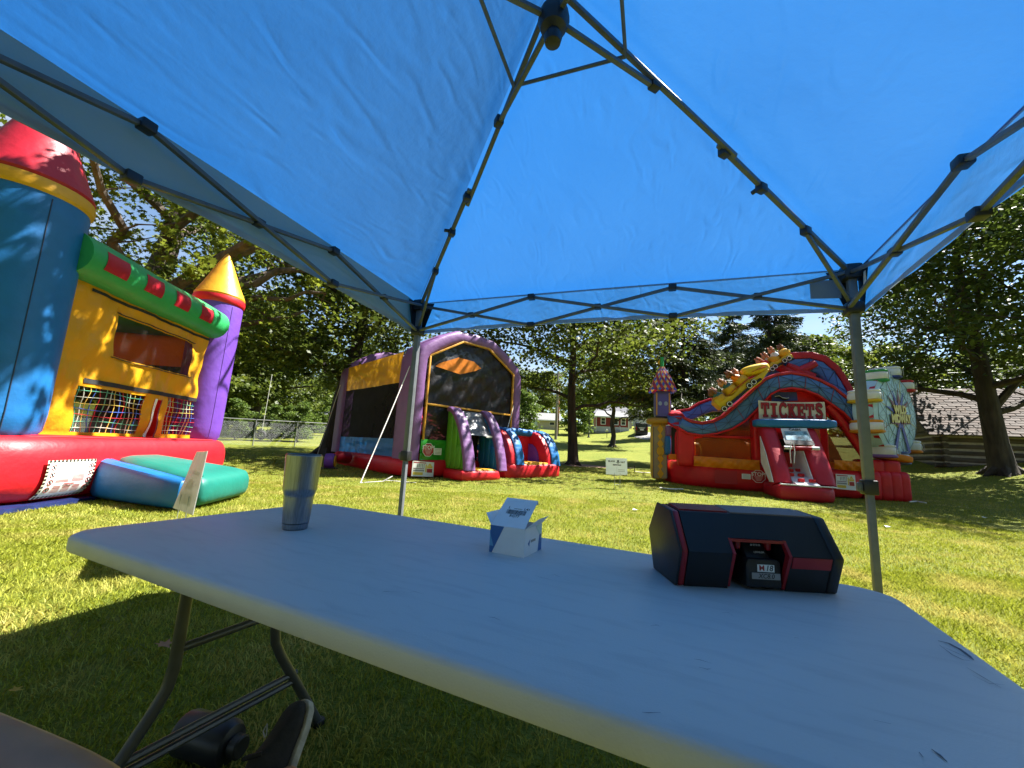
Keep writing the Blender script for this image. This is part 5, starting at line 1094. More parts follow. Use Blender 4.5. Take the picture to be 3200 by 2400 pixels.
def octa(c, r, X_, Z_, N_, par, msg, tsz):
    c = Vector(c); pts = [c+Vector(X_)*r*math.cos(R(22.5+45*k))+Vector(Z_)*r*math.sin(R(22.5+45*k)) for k in range(8)]; pw = [c+(q-c)*1.08-Vector(N_)*.004 for q in pts]
    o = MB().ext(pw, Vector(N_)*.004).build('stop_sign', PRINTW, par); MB().ext(pts, Vector(N_)*.004).build('sign_field', PRINTR, o)
    text('lettering', 'STOP!', c+Vector(Z_)*r*.34+Vector(N_)*.006, X_, Z_, tsz, PRINTW, o, ext=.001, off=.002)
    for k in range(4): MB().box(c-Vector(Z_)*r*(.02+.2*k)+Vector(N_)*.006, tuple(abs(q) for q in (Vector(X_)*r*(1.3-.2*k)+Vector(Z_)*.022+Vector(N_)*.002))).build('small_print', mat('print_pink', (.60, .30, .28), rough=.5), o)
    return o
c_ = l2(968, 1008, -.03); octa((c_.x, -.045, c_.z), .185, (1, 0, 0), (0, 0, 1), (0, -1, 0), ar, 'STOP!', .155)
c_ = l2(1033, 1020, -.03); wl = MB().box((c_.x, -.045, c_.z), (.26, .006, .19)).build('notice', PRINTW, ar)
for k in range(4): MB().box((c_.x, -.05, c_.z+.06-.04*k), (.2, .004, .014)).build('small_print', PRINTG, wl)
# warning label on the base
def wlabel(par, P0, P1, P2, P3, N_):
    P0, P1, P2, P3 = [Vector(q) for q in (P0, P1, P2, P3)]; N_ = Vector(N_); f = lambda s, t: P0.lerp(P1, s).lerp(P3.lerp(P2, s), t)
    o = MB().ext([P0, P1, P2, P3], N_*.004).build('warning_label', PRINTW, par)
    def bl(s0, s1, t0, t1, m): MB().ext([f(s0, t0)+N_*.004, f(s1, t0)+N_*.004, f(s1, t1)+N_*.004, f(s0, t1)+N_*.004], N_*.0025).build('print', m, o)
    bl(.05, .62, .88, .94, PRINTR); bl(.05, .55, .50, .54, PRINTM); bl(.05, .50, .10, .28, PRINTY); bl(.60, .66, .30, .82, PRINTY); bl(.68, .93, .58, .72, PRINTY); bl(.68, .93, .28, .54, PRINTR); bl(.05, .55, .34, .44, PRINTG)
    MB().ext([f(.70, .74)+N_*.004, f(.90, .74)+N_*.004, f(.80, .93)+N_*.004], N_*.0025).build('print', PRINTY, o)
    for a in range(5):
        for b in range(3): bl(.22+.075*a, .25+.075*a, .60+.085*b, .655+.085*b, PRINTK)
    return o
qs = [l2(x, y, -.09) for x, y in ((852, 1190), (1003, 1195), (1010, 1095), (862, 1083))]; wlabel(ar, qs[0], qs[1], qs[2], qs[3], (0, -1, 0))
# entrance
MB().puff([(1.12, .1), (.98, -1.12), (2.62, -1.12), (2.80, .1)], .0, .30, .12, sub=6).build('entrance_base', RED, ar)
ARC = [(0.05, .28), (0.05, 2.05), (-.10, 2.04), (-.28, 1.92), (-.48, 1.68), (-.66, 1.36), (-.82, .98), (-.93, .62), (-1.0, .28)]
def arcslab(u0, u1, m, nm, arc=ARC, par=ar): return MB().ext([(u0, v_, z) for v_, z in arc], (u1-u0, 0, 0)).build(nm, m, par, bevel=.05, bseg=3)
gl = arcslab(1.22, 1.46, LIME, 'entrance_wall'); arcslab(2.50, 2.74, BLUE, 'entrance_wall')
for k in range(3): 
    for u_, m_ in ((1.215, LIME), (2.497, BLUE)): 
        v_ = -.2-.24*k; zt = [1.85, 1.55, .98][k]; MB().sbox((u_, v_, (.32+zt)/2), (.11, .25, zt-.30), 4, 6).build('flute', m_, ar)
def arcband(u0, u1, m, nm, arc, th=.09, par=ar, n=40, mod=.06):
    rs = []; P = [Vector(q) for q in arc]
    L_ = [0]
    for i in range(1, len(P)): L_.append(L_[-1]+(P[i]-P[i-1]).length)
    def ev(s):
        s *= L_[-1]
        for i in range(1, len(P)):
            if s <= L_[i]+1e-6: return P[i-1].lerp(P[i], (s-L_[i-1])/(L_[i]-L_[i-1]))
        return P[-1]
    for k in range(n+1):
        s = k/n; p = ev(s); t = (ev(min(1, s+.03))-ev(max(0, s-.03))).normalized(); nn = Vector((t.y, -t.x)); ring = []
        for j in range(14):
            a = 2*math.pi*j/14; e = .6; ca_, sa_ = math.cos(a), math.sin(a); x = math.copysign(abs(ca_)**e, ca_)*(u1-u0)/2; y = math.copysign(abs(sa_)**e, sa_)*th*(1+mod*math.sin(k*2.1))
            ring.append(((u0+u1)/2+x, p.x+nn.x*y, p.y+nn.y*y))
        rs.append(ring)
    return MB().rings(rs).build(nm, m, par)
for u0, u1 in ((1.18, 1.56), (2.46, 2.80)): arcband(u0, u1, LAV, 'entrance_tube', ARC[1:])
SILV = mat('silver_flap', (.10, .10, .105), rough=.16, var=.3, vs=5, bump=1., bs=6., spec=.9, dist=.05)
fl_ = [Vector((1.55, -.06, 2.04)), Vector((2.47, -.06, 2.04)), Vector((2.47, -.62, 1.30)), Vector((1.55, -.62, 1.30))]; wavy(fl_, 'entrance_flap', SILV, amp=.022, seed=9); MB().box((2.36, -.64, 1.29), (.26, .02, .06)).build('flap_tab', PRINTW, ar)
MB().sbox((2.0, -.45, .27), (1.0, 1.15, .14), 5, 8).build('entrance_floor', YEL, ar); MB().box((2.0, .06, 1.0), (.95, .02, 1.5)).build('entrance_mesh', MESHS, ar)
# slide exit
MB().puff([(2.98, .1), (2.98, -.92), (5.62, -1.02), (5.62, .1)], .0, .52, .13, sub=6).build('slide_base', RED, ar)
AR2 = [(.12, .46), (.12, 1.60), (-.06, 1.60), (-.28, 1.53), (-.50, 1.36), (-.68, 1.10), (-.80, .80), (-.86, .46)]
INN = [(.10, .46), (.10, 1.18), (-.10, 1.17), (-.28, 1.06), (-.42, .86), (-.50, .46)]
for u0, u1 in ((3.10, 3.74), (4.86, 5.58)):
    arcslab(u0+.04, u1-.04, RED, 'slide_wall', AR2); arcband(u0+.26, u1-.02, BLUE, 'slide_edge', AR2[1:], .07)
    for uu, dx in ((u0+.03, -.03), (u1-.03, .03)): MB().ext([(uu, v_, z) for v_, z in INN], (dx, 0, 0)).build('purple_panel', PUR, ar)
MB().tube([(3.3, .05, 1.55), (4.3, .05, 1.57), (5.3, .05, 1.55)], .13, 14).build('slide_top', BLUE, ar); MB().box((4.3, .08, .95), (1.5, .06, 1.1)).build('slide_back', RED, ar); MB().sbox((4.3, -.42, .50), (1.45, 1.0, .14), 5, 8).build('slide_floor', YEL, ar)
# anchor straps
def strap(a, b, nm='anchor_strap', par=ar, r_=.014, m=ROPE): return MB().tube([a, Vector(a).lerp(Vector(b), .5)-Vector((0, 0, .03)), b], r_, 6).build(nm, m, par)
inv2 = lambda P: Vector(((P-O2).dot(U2), (P-O2).dot(V2), P.z-O2.z))
gp = ong(*z4(500, 1238)); top = inv2(onp(*z4(842, 430), O2+U2*(-.05), U2)); sg_ = inv2(gp); strap(top, sg_)
gp = ong(*z4(192, 1075)); top = inv2(onp(*z4(362, 560), O2+U2*(-.05), U2)); strap(top, inv2(gp))
strap(l2(1575, 640, .1), l2(1515, 868, -.1))
MB().tube([sg_, sg_+Vector((.12, -.05, .02)), sg_+Vector((.5, -.15, .05)), sg_+Vector((.75, -.1, .16)), sg_+Vector((.62, .1, .05)), sg_+Vector((1.25, -.42, .03))], .02, 6, flat=.4).build('strap_tail', ROPE, ar)
gp = ong(*z4(283, 1140)); bl_ = empty('air_blower', (gp.x, gp.y, g(gp.x, gp.y)), R(40), 'small dark air blower with yellow ring beside the red base', 'blower')
Mb = Matrix.Translation((0, 0, .24)) @ Matrix.Rotation(R(62), 4, 'Z') @ Matrix.Rotation(R(90), 4, 'X'); MB().lathe([(.10, -.14), (.22, -.13), (.24, 0), (.22, .13), (.10, .14)], 24, Mb).build('housing', PUR, bl_); MB().lathe([(.13, .14), (.17, .14), (.17, .17), (.13, .17)], 20, Mb).build('intake_ring', YEL, bl_); MB().lathe([(.13, .13), (.125, .145)], 20, Mb).build('intake_grille', PRINTK, bl_)
MB().tube([(0, 0, .32), (.35, .25, .36), (.7, .6, .33)], [.13, .17, .2], 12).build('air_tube', CRIMSON, bl_); MB().box((0, 0, .02), (.4, .36, .04)).build('stand', PLAST, bl_)

# ================================================================== CARNIVAL INFLATABLE (right)
Y3 = R(-14); O3 = Vector((8.2, 12.75, .06)); U3 = Vector((math.cos(Y3), math.sin(Y3), 0)); V3 = Vector((-math.sin(Y3), math.cos(Y3), 0))
cv = empty('carnival_inflatable', O3, Y3, 'red carnival inflatable with blue coaster track, tickets booth and ferris wheel', 'bounce house')
def l3(px, py, v=0.):
    q = onp(*z5(px, py), O3+V3*v, V3)-O3; return Vector((q.dot(U3), v, q.z))
MB().puff([(-2.95, 1.75), (-2.75, 1.0), (-2.3, .42), (-1.5, .05), (-.4, -.05), (1.2, -.05), (2.75, -.03), (2.85, 3.9), (-2.5, 3.9)], .02, .90, .25, sub=6, nr=14).build('base', RED, cv)
FLT = [(2.60, 2.95), (2.93, 3.22), (3.20, 3.46), (3.42, 3.66)]
for a, b in FLT: MB().sbox(((a+b)/2, .38, .46), (b-a+.05, .9, .90), 6, 8).build('base_flute', RED, cv)
for a, b in ((2.62, 3.12), (3.08, 3.52)): MB().sbox(((a+b)/2, .40, 1.02), (b-a+.04, .75, .42), 6, 8).build('base_flute', RED, cv)
PIPE = vinyl('seam_piping', (.34, .03, .035))
def piping(foot, z, par, m=PIPE, r_=.011):
    P = []; k = len(foot)
    for i in range(k):
        a, b = Vector(foot[i]), Vector(foot[(i+1) % k])
        for j in range(9): P.append(a.lerp(b, j/9))
    P = smooth2(P, 3); rn = random.Random(k)
    MB().tube([(p.x, p.y, z+rn.uniform(-.008, .008)) for p in P], r_, 5, closed=True).build('seam_piping', m, par)
piping([(-2.80, 1.75), (-2.62, 1.08), (-2.2, .54), (-1.45, .15), (-.4, .06), (1.2, .06), (2.65, .08), (2.75, 3.8), (-2.4, 3.8)], .86, cv); piping([(BF-.17, -.58), (BF-.17, 4.28), (-4.36, 4.28), (-4.36, -.58)], .835, ca1); piping([(BF-.05, -.68), (BF-.05, 4.38), (-4.46, 4.38), (-4.46, -.68)], .20, ca1); piping([(-.02, .02), (4.25, .02), (4.25, 5.65), (-.02, 5.65)], .52, ar)
# track ribbon running along the front, round the left end and along the back
FR = [(1655, 520, 1640, 628), (1590, 460, 1572, 558), (1500, 388, 1475, 490), (1400, 335, 1385, 430), (1300, 300, 1290, 395), (1200, 283, 1200, 382), (1100, 295, 1112, 395), (1020, 325, 1050, 428), (950, 385, 1000, 482), (880, 450, 935, 552), (800, 522, 862, 622), (720, 592, 772, 675), (640, 632, 670, 706), (560, 645, 558, 722), (480, 632, 455, 705), (425, 605, 392, 668)]
BK = [(470, 545, 500, 610), (540, 500, 560, 580), (620, 472, 640, 552), (700, 478, 720, 550), (800, 440, 830, 520), (900, 350, 940, 430), (1000, 260, 1050, 350), (1100, 200, 1140, 290), (1200, 175, 1220, 268), (1330, 168, 1318, 268), (1430, 194, 1390, 285), (1510, 260, 1455, 345), (1560, 330, 1500, 415), (1610, 420, 1550, 500), (1650, 510, 1595, 590)]
VF, VB_ = .25, 2.5; TH_ = .24
st = []      # (lower, upper, thickness direction)
for xu, yu, xl, yl in FR: st.append((l3(xl, yl, VF), l3(xu, yu, VF), Vector((0, 1, 0))))
lo0, up0 = st[-1][0], st[-1][1]; bl0, bu0 = l3(BK[0][2], BK[0][3], VB_), l3(BK[0][0], BK[0][1], VB_)
cv_, cr_ = (VF+VB_)/2, (VB_-VF)/2
for k in range(1, 8):
    a = math.pi*k/8; t = k/8; uo = -.42*math.sin(a); dirv = Vector((-math.sin(a)*.9, math.cos(a), 0)).normalized()
    lo = lo0.lerp(bl0, t); up = up0.lerp(bu0, t)
    for q in (lo, up): q.y = cv_-cr_*math.cos(a); q.x += uo
    mz = .10*math.sin(a); lo.z += mz; up.z += mz*.2; st.append((lo, up, dirv))
nfr = len(st)
for xu, yu, xl, yl in BK: st.append((l3(xl, yl, VB_), l3(xu, yu, VB_), Vector((0, -1, 0))))
def resample(st, n=4):
    out = []
    for i in range(len(st)-1):
        for k in range(n):
            t = k/n; out.append(tuple(st[i][j].lerp(st[i+1][j], t) for j in range(3)))
    out.append(st[-1]); return out
def ribbon3(st, th, nm, m, e=.42, grow=0., nj=18):
    rs = []
    for lo, up, d in st:
        c = (lo+up)/2; h = (up-lo)/2; h = h*(1+grow/h.length); d = d.normalized(); ring = []
        for j in range(nj):
            a = 2*math.pi*j/nj; ca_, sa_ = math.cos(a), math.sin(a)
            ring.append(c+h*(math.copysign(abs(sa_)**e, sa_))+d*(math.copysign(abs(ca_)**e, ca_)*th))
        rs.append(ring)
    return MB().rings(rs).build(nm, m, cv)
SS = resample(st, 4); tk_ = ribbon3(SS, TH_, 'coaster_track', SKYB)
def edge(st, which, hgt, th, nm, m):
    s2_ = []
    for lo, up, d in st:
        ax = (up-lo).normalized(); s2_.append((up-ax*.02, up+ax*hgt, d) if which else (lo-ax*hgt, lo+ax*.02, d))
    return ribbon3(s2_, th, nm, m, nj=12)
edge(SS, True, .09, TH_*1.02, 'track_top', CRIMSON); edge(SS[:nfr*4-20], False, .055, TH_*1.01, 'track_underside', RED)
hump = SS[(nfr+5)*4:]; edge(hump, True, .26, TH_*1.05, 'hump_top', CRIMSON)
LATT = mat('print_navy_line', (.02, .03, .10), rough=.5); LATR = mat('print_maroon_line', (.22, .02, .05), rough=.5)
mb1 = MB()
def onface(i, s): lo, up, d = SS[i]; return lo.lerp(up, .04+.92*s)-d.normalized()*(TH_+.004)
for i0 in range(0, (nfr-8)*4-4, 8):
    i1 = i0+8; n_ = 8
    MB().tube([onface(i0, 0), onface(i0, .5), onface(i0, 1)], .018, 4, flat=.5).build('lattice_post', LATR, tk_)
    mb1.tube([onface(i0+k, k/n_) for k in range(n_+1)], .008, 4); mb1.tube([onface(i0+k, 1-k/n_) for k in range(n_+1)], .008, 4); mb1.tube([onface(i0+k, .5) for k in range(n_+1)], .007, 4); mb1.tube([onface(i0+4, 0), onface(i0+4, 1)], .007, 4)
tag(mb1.build('lattice_line', LATT, tk_), kind='stuff')
mb1 = MB()
for i0 in range((nfr)*4-4, len(SS)-10, 8):
    def of2(i, s): lo, up, d = SS[i]; return lo.lerp(up, .04+.92*s)+d.normalized()*(TH_+.004)
    mb1.tube([of2(i0+k, k/8) for k in range(9)], .008, 4); mb1.tube([of2(i0+k, 1-k/8) for k in range(9)], .008, 4); mb1.tube([of2(i0, 0), of2(i0, 1)], .012, 4)
tag(mb1.build('lattice_line', LATT, tk_), kind='stuff')
# hump infill with red cross
hp = [l3(x, y, 2.45) for x, y in ((1100, 300), (1110, 240), (1180, 200), (1260, 180), (1340, 180), (1420, 215), (1480, 290), (1540, 400), (1560, 520), (1100, 420))]
MB().ext(hp, (0, .12, 0)).build('hump_panel', NAVY, cv); 
for a, b in (((1391, 200), (1190, 300)), ((1110, 222), (1260, 290)), ((1180, 215), (1380, 300))): MB().tube([l3(*a, 2.22), l3((a[0]+b[0])/2, (a[1]+b[1])/2, 2.20), l3(*b, 2.22)], [.13, .16, .14], 16).build('cross_tube', CRIMSON, cv)
# front frame
def pil(x0, y0, x1, y1, v, d, m, nm='pillar'):
    a, b = l3(x0, y0, v), l3(x1, y1, v); return MB().sbox(((a.x+b.x)/2, v+d/2, (a.z+b.z)/2), (abs(b.x-a.x), d, abs(a.z-b.z)), 7, 8).build(nm, m, cv)
pil(392, 660, 520, 955, .08, .5, RED); pil(935, 500, 1062, 955, .10, .5, RED); pil(1455, 470, 1500, 950, .12, .4, RED); pil(500, 715, 940, 750, .15, .2, RED, 'lintel')
ft = [l3(x, y, .28) for x, y in ((1050, 470), (1062, 420), (1120, 392), (1200, 380), (1300, 395), (1400, 432), (1480, 492), (1480, 640), (1050, 640))]; MB().ext(ft, (0, .25, 0)).build('booth_wall', RED, cv, bevel=.03)
MB().ext([l3(x, y, .27) for x, y in ((1072, 408), (1255, 408), (1262, 470), (1072, 480))], (0, -.02, 0)).build('booth_picture', NAVY, cv); MB().tube([l3(x, y, .22) for x, y in ((1100, 445), (1130, 442), (1150, 455), (1180, 462), (1198, 455))], [.02, .045, .05, .05, .02], 8, flat=.5).build('booth_squiggle', PRINTK, cv); MB().tube([l3(x, y, .235) for x, y in ((1098, 440), (1130, 435), (1150, 448), (1180, 453), (1200, 450))], .012, 6).build('booth_squiggle', PRINTW, cv)
wm = [l3(x, y, .42) for x, y in ((520, 745), (520, 930), (940, 930), (940, 540), (860, 630), (770, 690), (670, 720))]; MB().ext(wm, (0, .01, 0)).build('front_mesh', MESHO, cv)
wm = [l3(x, y, .40) for x, y in ((1490, 520), (1490, 915), (1770, 915), (1700, 760))]; MB().ext(wm, (0, .01, 0)).build('front_mesh', MESHO, cv)
MB().tube([l3(1478, 505, .2), l3(1600, 640, .2), l3(1745, 860, .2), l3(1760, 900, .2)], [.12, .11, .12, .12], 14).build('slope_tube', RED, cv)
MB().tube([l3(1500, 520, 1.2), l3(1640, 660, 1.2), l3(1790, 860, 1.0)], [.24, .26, .26], 14).build('slope_tube', RED, cv)
for a, b in (((505, 872), (980, 945)), ((1520, 900), (1805, 968))):
    q0, q1 = l3(a[0], (a[1]+b[1])/2, -.02), l3(b[0], (a[1]+b[1])/2, -.02); zz0, zz1 = l3(a[0], b[1], -.02).z, l3(a[0], a[1], -.02).z
    mb = MB(); n_ = 30; r_ = random.Random(int(a[0]))
    for j in range(9):
        for i in range(n_+1): t = i/n_; s = j/8; mb.v.append((q0.x+(q1.x-q0.x)*t, -.06-.05*math.sin(math.pi*s)+.018*math.sin(t*23+s*6)+.014*math.sin(t*51-s*9), zz0+(zz1-zz0)*s-.03*t))
    for j in range(8):
        for i in range(n_): q = j*(n_+1)+i; mb.f.append((q, q+1, q+n_+2, q+n_+1))
    mb.build('padded_ledge', ORA, cv, sharp=180)
# inside
MB().ext([(-2.6, 3.2, .85), (2.7, 3.2, .85), (2.7, 3.2, 3.4), (.6, 3.2, 3.6), (-1.2, 3.2, 1.9), (-2.6, 3.2, 1.8)], (0, .2, 0)).build('rear_wall', RED, cv); MB().sbox((-.9, 1.9, 1.25), (2.2, .8, 1.0), 3, 10).build('inner_obstacle', ORA, cv); MB().sbox((-1.9, 1.5, 1.1), (.5, .5, .9), 4, 8).build('inner_obstacle', YEL, cv); MB().tube([(-1.4, 2.0, .9), (-1.2, 2.0, 1.9), (-.5, 2.0, 2.3), (.1, 2.0, 2.3)], .22, 12).build('inner_arch', NAVY, cv); MB().ext([(1.5, 1.0, .9), (2.6, 1.0, .9), (2.6, 2.8, 3.0), (1.5, 2.8, 3.0)], (0, .1, .15)).build('inner_slide', ORA, cv)
# rounded left end
q = l3(322, 795, .75); MB().sbox((q.x, .95, q.z), (.20, .42, .68), 6, 8).build('end_panel', BLUE, cv); q = l3(325, 690, .75); MB().sbox((q.x+.02, .95, q.z), (.22, .42, .38), 5, 8).build('end_panel', LAV, cv)
MB().ext([l3(x, y, .62) for x, y in ((345, 870), (345, 670), (360, 652), (380, 660), (392, 690), (392, 880))], (0, .04, 0)).build('end_window', BLACKV, cv); q = l3(365, 880, .5); MB().sbox((q.x, .55, q.z), (.36, .2, .2), 4, 8).build('end_ledge', ORA, cv)
MB().sbox((-2.45, .62, 1.38), (.34, .4, 1.0), 5, 8, Matrix.Rotation(R(-35), 3, 'Z')).build('pillar', RED, cv)
# tickets sign
sA, sB = l3(980, 605, -.14), l3(1466, 605, -.14); sT = l3(980, 472, -.14).z; SU0, SU1, SZ0, SZ1 = sA.x, sB.x, (sA.z+sB.z)/2, sT
mb = MB(); n_ = 24
for j in range(7):
    for i in range(n_+1): t = i/n_; s = j/6; mb.v.append((SU0+(SU1-SU0)*t, -.16-.02*math.sin(math.pi*s)+.008*math.sin(t*14), SZ0+(SZ1-SZ0)*s+.05*(2*t-1)**2*(s-.3)-.02))
for j in range(6):
    for i in range(n_): q = j*(n_+1)+i; mb.f.append((q, q+1, q+n_+2, q+n_+1))
tsg = mb.build('tickets_sign', vinyl('sign_cream', (.66, .62, .52)), cv, sharp=180)
LET = {
 'T': [((.38, .62), (0, 1)), ((0, 1), (.84, 1)), ((0, .15), (.60, .9)), ((.85, 1), (.60, .9)), ((.2, .8), (0, .13))],
 'I': [((.33, .67), (0, 1)), ((.12, .88), (.86, 1)), ((.12, .88), (0, .14))],
 'E': [((.14, .42), (0, 1)), ((0, .95), (.85, 1)), ((0, 1), (0, .15)), ((.4, .7), (.43, .57)), ((.82, .96), (.64, .9)), ((.86, 1), (.08, .36)), ((.64, .74), (.36, .64))],
 'K': [((.12, .38), (0, 1)), ((0, .5), (.87, 1)), ((0, .5), (0, .13)), ((.62, 1), (.87, 1)), ((.62, 1.02), (0, .13))],
}
RIB = {'C': ([(.92, .72), (.84, .9), (.6, .97), (.34, .92), (.16, .7), (.13, .5), (.16, .3), (.34, .08), (.6, .03), (.84, .1), (.95, .28)], .21), 'S': ([(.86, .74), (.78, .9), (.5, .95), (.22, .88), (.17, .72), (.3, .58), (.7, .44), (.84, .28), (.76, .1), (.5, .05), (.22, .1), (.13, .28)], .2), 'K1': ([(.35, .42), (.82, .95)], .17), 'K2': ([(.48, .56), (.84, .05)], .22)}
def strip(mb, pts, w_, f, d):
    P = [Vector(p) for p in pts]; n = len(P); A, B = [], []
    for i in range(n):
        t = (P[min(n-1, i+1)]-P[max(0, i-1)]).normalized(); nn = Vector((-t.y, t.x)); A.append(P[i]+nn*w_/2); B.append(P[i]-nn*w_/2)
    mb.ext([f(q) for q in A+B[::-1]], d)
def letter(ch, u0, z0, w_, h, y, m, nm, grow, dep):
    mb = MB(); f = lambda q: Vector((u0+q[0]*w_, y, z0+q[1]*h)); gx, gz_ = grow/w_, grow/h; e = 0
    for (xa, xb), (za, zb) in LET.get(ch, []):
        e += .0006; mb.ext([Vector((u0+xx*w_, y-e, z0+zz*h)) for xx, zz in ((xa-gx, za-gz_), (xb+gx, za-gz_), (xb+gx, zb+gz_), (xa-gx, zb+gz_))], (0, -dep, 0))
    for key in [k for k in RIB if k[0] == ch]:
        pts, wd = RIB[key]; e += .0006; strip(mb, pts, wd+2*gx, lambda q: Vector((u0+q[0]*w_, y-e, z0+q[1]*h)), Vector((0, -dep, 0)))
    return mb.build(nm, m, tsg)
LR = vinyl('letter_red', (.36, .012, .03)); LW = (SU1-SU0)*.94/7; LHt = (SZ1-SZ0)*.80
for i, ch in enumerate('TICKETS'):
    u0 = SU0+(SU1-SU0)*.035+i*LW; z0 = SZ0+(SZ1-SZ0)*.07+.035*((i-3)/3)**2*.4
    letter(ch, u0+.012, z0-.008, LW*.86, LHt, -.188, PRINTM, 'letter_outline', .014, .004); letter(ch, u0, z0, LW*.86, LHt, -.196, LR, 'letter', 0, .008)
a, b = l3(940, 640, -.4), l3(1530, 640, -.4); MB().sbox(((a.x+b.x)/2, -.42, l3(1235, 640, -.4).z), (b.x-a.x, .5, .27), 6, 10, Matrix.Rotation(R(-1), 3, 'Y')).build('awning', BLUE, cv)
# entrance
eL, eR = l3(1130, 1215, -1.8), l3(1575, 1235, -1.8)
MB().puff([(-.22, .1), (eL.x, -1.55), (eL.x+.05, -1.85), (eR.x, -1.85), (1.25, .1)], -.02, .40, .14, sub=6).build('entrance_base', CRIMSON, cv)
EAR = [(-.1, .35), (-.1, 1.95), (-.50, 2.02), (-.66, 1.94), (-.92, 1.55), (-1.22, 1.05), (-1.46, .66), (-1.62, .36)]
for u0, u1 in ((-.36, .10), (.62, 1.16)):
    arcband(u0, u1, CRIMSON, 'entrance_column', [(-.22, 2.0), (-.42, 1.80), (-.80, 1.25), (-1.12, .74), (-1.30, .34)], .27, cv, mod=0.)
MB().ext([(-.365, v_, z) for v_, z in ((-.55, 1.75), (-.95, 1.25), (-1.3, .65), (-1.42, .42), (-1.15, .42), (-.55, .95))], (-.02, 0, 0)).build('white_side', WHT, cv); MB().ext([(.612, v_, z) for v_, z in ((-.2, 1.35), (-.95, 1.35), (-1.3, .75), (-1.5, .45), (-.2, .75))], (-.02, 0, 0)).build('white_side', WHT, cv)
MB().ext([(.08, -1.78, .405), (.64, -1.78, .405), (.64, -.25, .86), (.08, -.25, .86)], (0, .03, -.2)).build('entrance_ramp', WHT, cv); MB().box((eL.x/2+eR.x/2+.02, -1.76, .402), (eR.x-eL.x-.1, .12, .03)).build('white_lip', WHT, cv)
for k, (du, dv) in enumerate(((.2, .10), (.47, .10), (.12, .40), (.38, .40), (.26, .66), (.5, .70))):
    v_ = -1.66+dv*1.45; z = .405+(v_+1.78)*.297+.045; MB().sbox((.08+du*.98, v_, z), (.15, .12, .09), 6, 4).build('foothold', RED, cv)
MB().box((.35, -.12, 1.35), (.8, .05, 1.1)).build('entrance_back', RED, cv); MB().box((.42, -.16, 1.5), (.3, .03, .4)).build('entrance_hole', BLACKV, cv)
bt_, bb_ = [l3(1140, 672, -.66), l3(1328, 670, -.66)], [l3(1175, 790, -1.04), l3(1388, 798, -1.04)]
cb = wavy([bb_[0], bb_[1], bt_[1], bt_[0]], 'cash_banner', WHT, amp=.012, par=cv, seed=3)
nb_ = (bb_[1]-bb_[0]).cross(bt_[0]-bb_[0]).normalized(); nb_ = nb_ if nb_.y < 0 else -nb_
bf = lambda s, t: bb_[0].lerp(bb_[1], s).lerp(bt_[0].lerp(bt_[1], s), t)+nb_*.02
MB().ext([bf(.08, .25), bf(.92, .25), bf(.92, .78), bf(.08, .78)], nb_*.006).build('banner_picture', mat('print_teal_photo', (.16, .32, .42), rough=.5, var=.7, vs=9), cb); MB().ext([bf(0, 0), bf(1, 0), bf(1, .24), bf(0, .24)], nb_*.004).build('banner_hem', BLACKV, cb)
text('lettering', 'CASH', bf(.5, .88)+nb_*.008, (bb_[1]-bb_[0]), (bt_[0]-bb_[0]), .10, PRINTK, cb, ext=.002, off=.004, sx=1.2)
a, b = l3(1165, 812, -1.1), l3(1422, 820, -1.1); MB().tube([a, b], .045, 8).build('banner_bar', CRIMSON, cb)
for q, s_ in ((a, 1), (b, -1)): MB().tube([q, q+(b-a)*.22*s_], .05, 8).build('banner_bar_end', WHT, cb)
MB().tube([l3(1215, 770, -1.12), l3(1208, 840, -1.2), l3(1215, 925, -1.3), l3(1238, 925, -1.3), l3(1243, 840, -1.2), l3(1232, 770, -1.12)], .012, 6).build('pull_cord', ROPE, cb)
# notices on the base
c_ = l3(978, 1022, -.07); octa((c_.x, -.085, c_.z), .19, (1, 0, 0), (0, 0, 1), (0, -1, 0), cv, 'STOP!', .155); c_ = l3(888, 1022, -.07); wl = MB().box((c_.x, -.085, c_.z), (.25, .006, .16)).build('notice', PRINTW, cv)
for k in range(4): MB().box((c_.x, -.09, c_.z+.05-.033*k), (.2, .004, .012)).build('small_print', PRINTG, wl)
qs = [l3(x, y, -.06) for x, y in ((1545, 1112), (1690, 1125), (1680, 1012), (1540, 1003))]; wlabel(cv, *qs, (0, -1, 0)); q0, q1 = l3(662, 1070, -.07), l3(822, 985, -.07); MB().ext([(q0.x, -.072, q0.z), (q1.x, -.072, q0.z), (q1.x, -.072, q1.z), (q0.x, -.072, q1.z)], (0, -.006, 0)).build('repair_patch', CRIMSON, cv)
# turret at the left end
tq_ = l3(252, 1015, 1.25); tu_ = tq_.x; tz0 = tq_.z-.12; tz = lambda y: l3(252, y, 1.25).z
tw = .27; tv = 1.25
tr_ = MB().sbox((tu_, tv, (tz(640)+tz0)/2), (tw*2, tw*2, tz(640)-tz0), 9, 8).build('turret', GOLD, cv)
for k in range(7):
    z = tz0+.2+(tz(660)-tz0-.3)*k/6; r_ = .15 if k == 3 else (.115 if k % 2 == 0 else .085)
    pts = [(tu_+.03+r_*math.cos(a)*.9, tv-tw-.012, z+r_*1.15*math.sin(a)) for a in [q*.5236 for q in range(12)]] if k in (3,) else [(tu_+.03+r_, tv-tw-.012, z), (tu_+.03, tv-tw-.012, z+r_*1.6), (tu_+.03-r_, tv-tw-.012, z), (tu_+.03, tv-tw-.012, z-r_*1.6)]
    MB().ext(pts, (0, -.01, 0)).build('gold_diamond', YEL, tr_); MB().tube(pts, .012, 4, closed=True).build('diamond_outline', LATT, tr_)
for du in (-.20, .25): MB().tube([(tu_+du, tv-tw-.01, tz0+.05), (tu_+du, tv-tw-.01, tz(665))], .014, 4).build('turret_line', LATT, tr_)
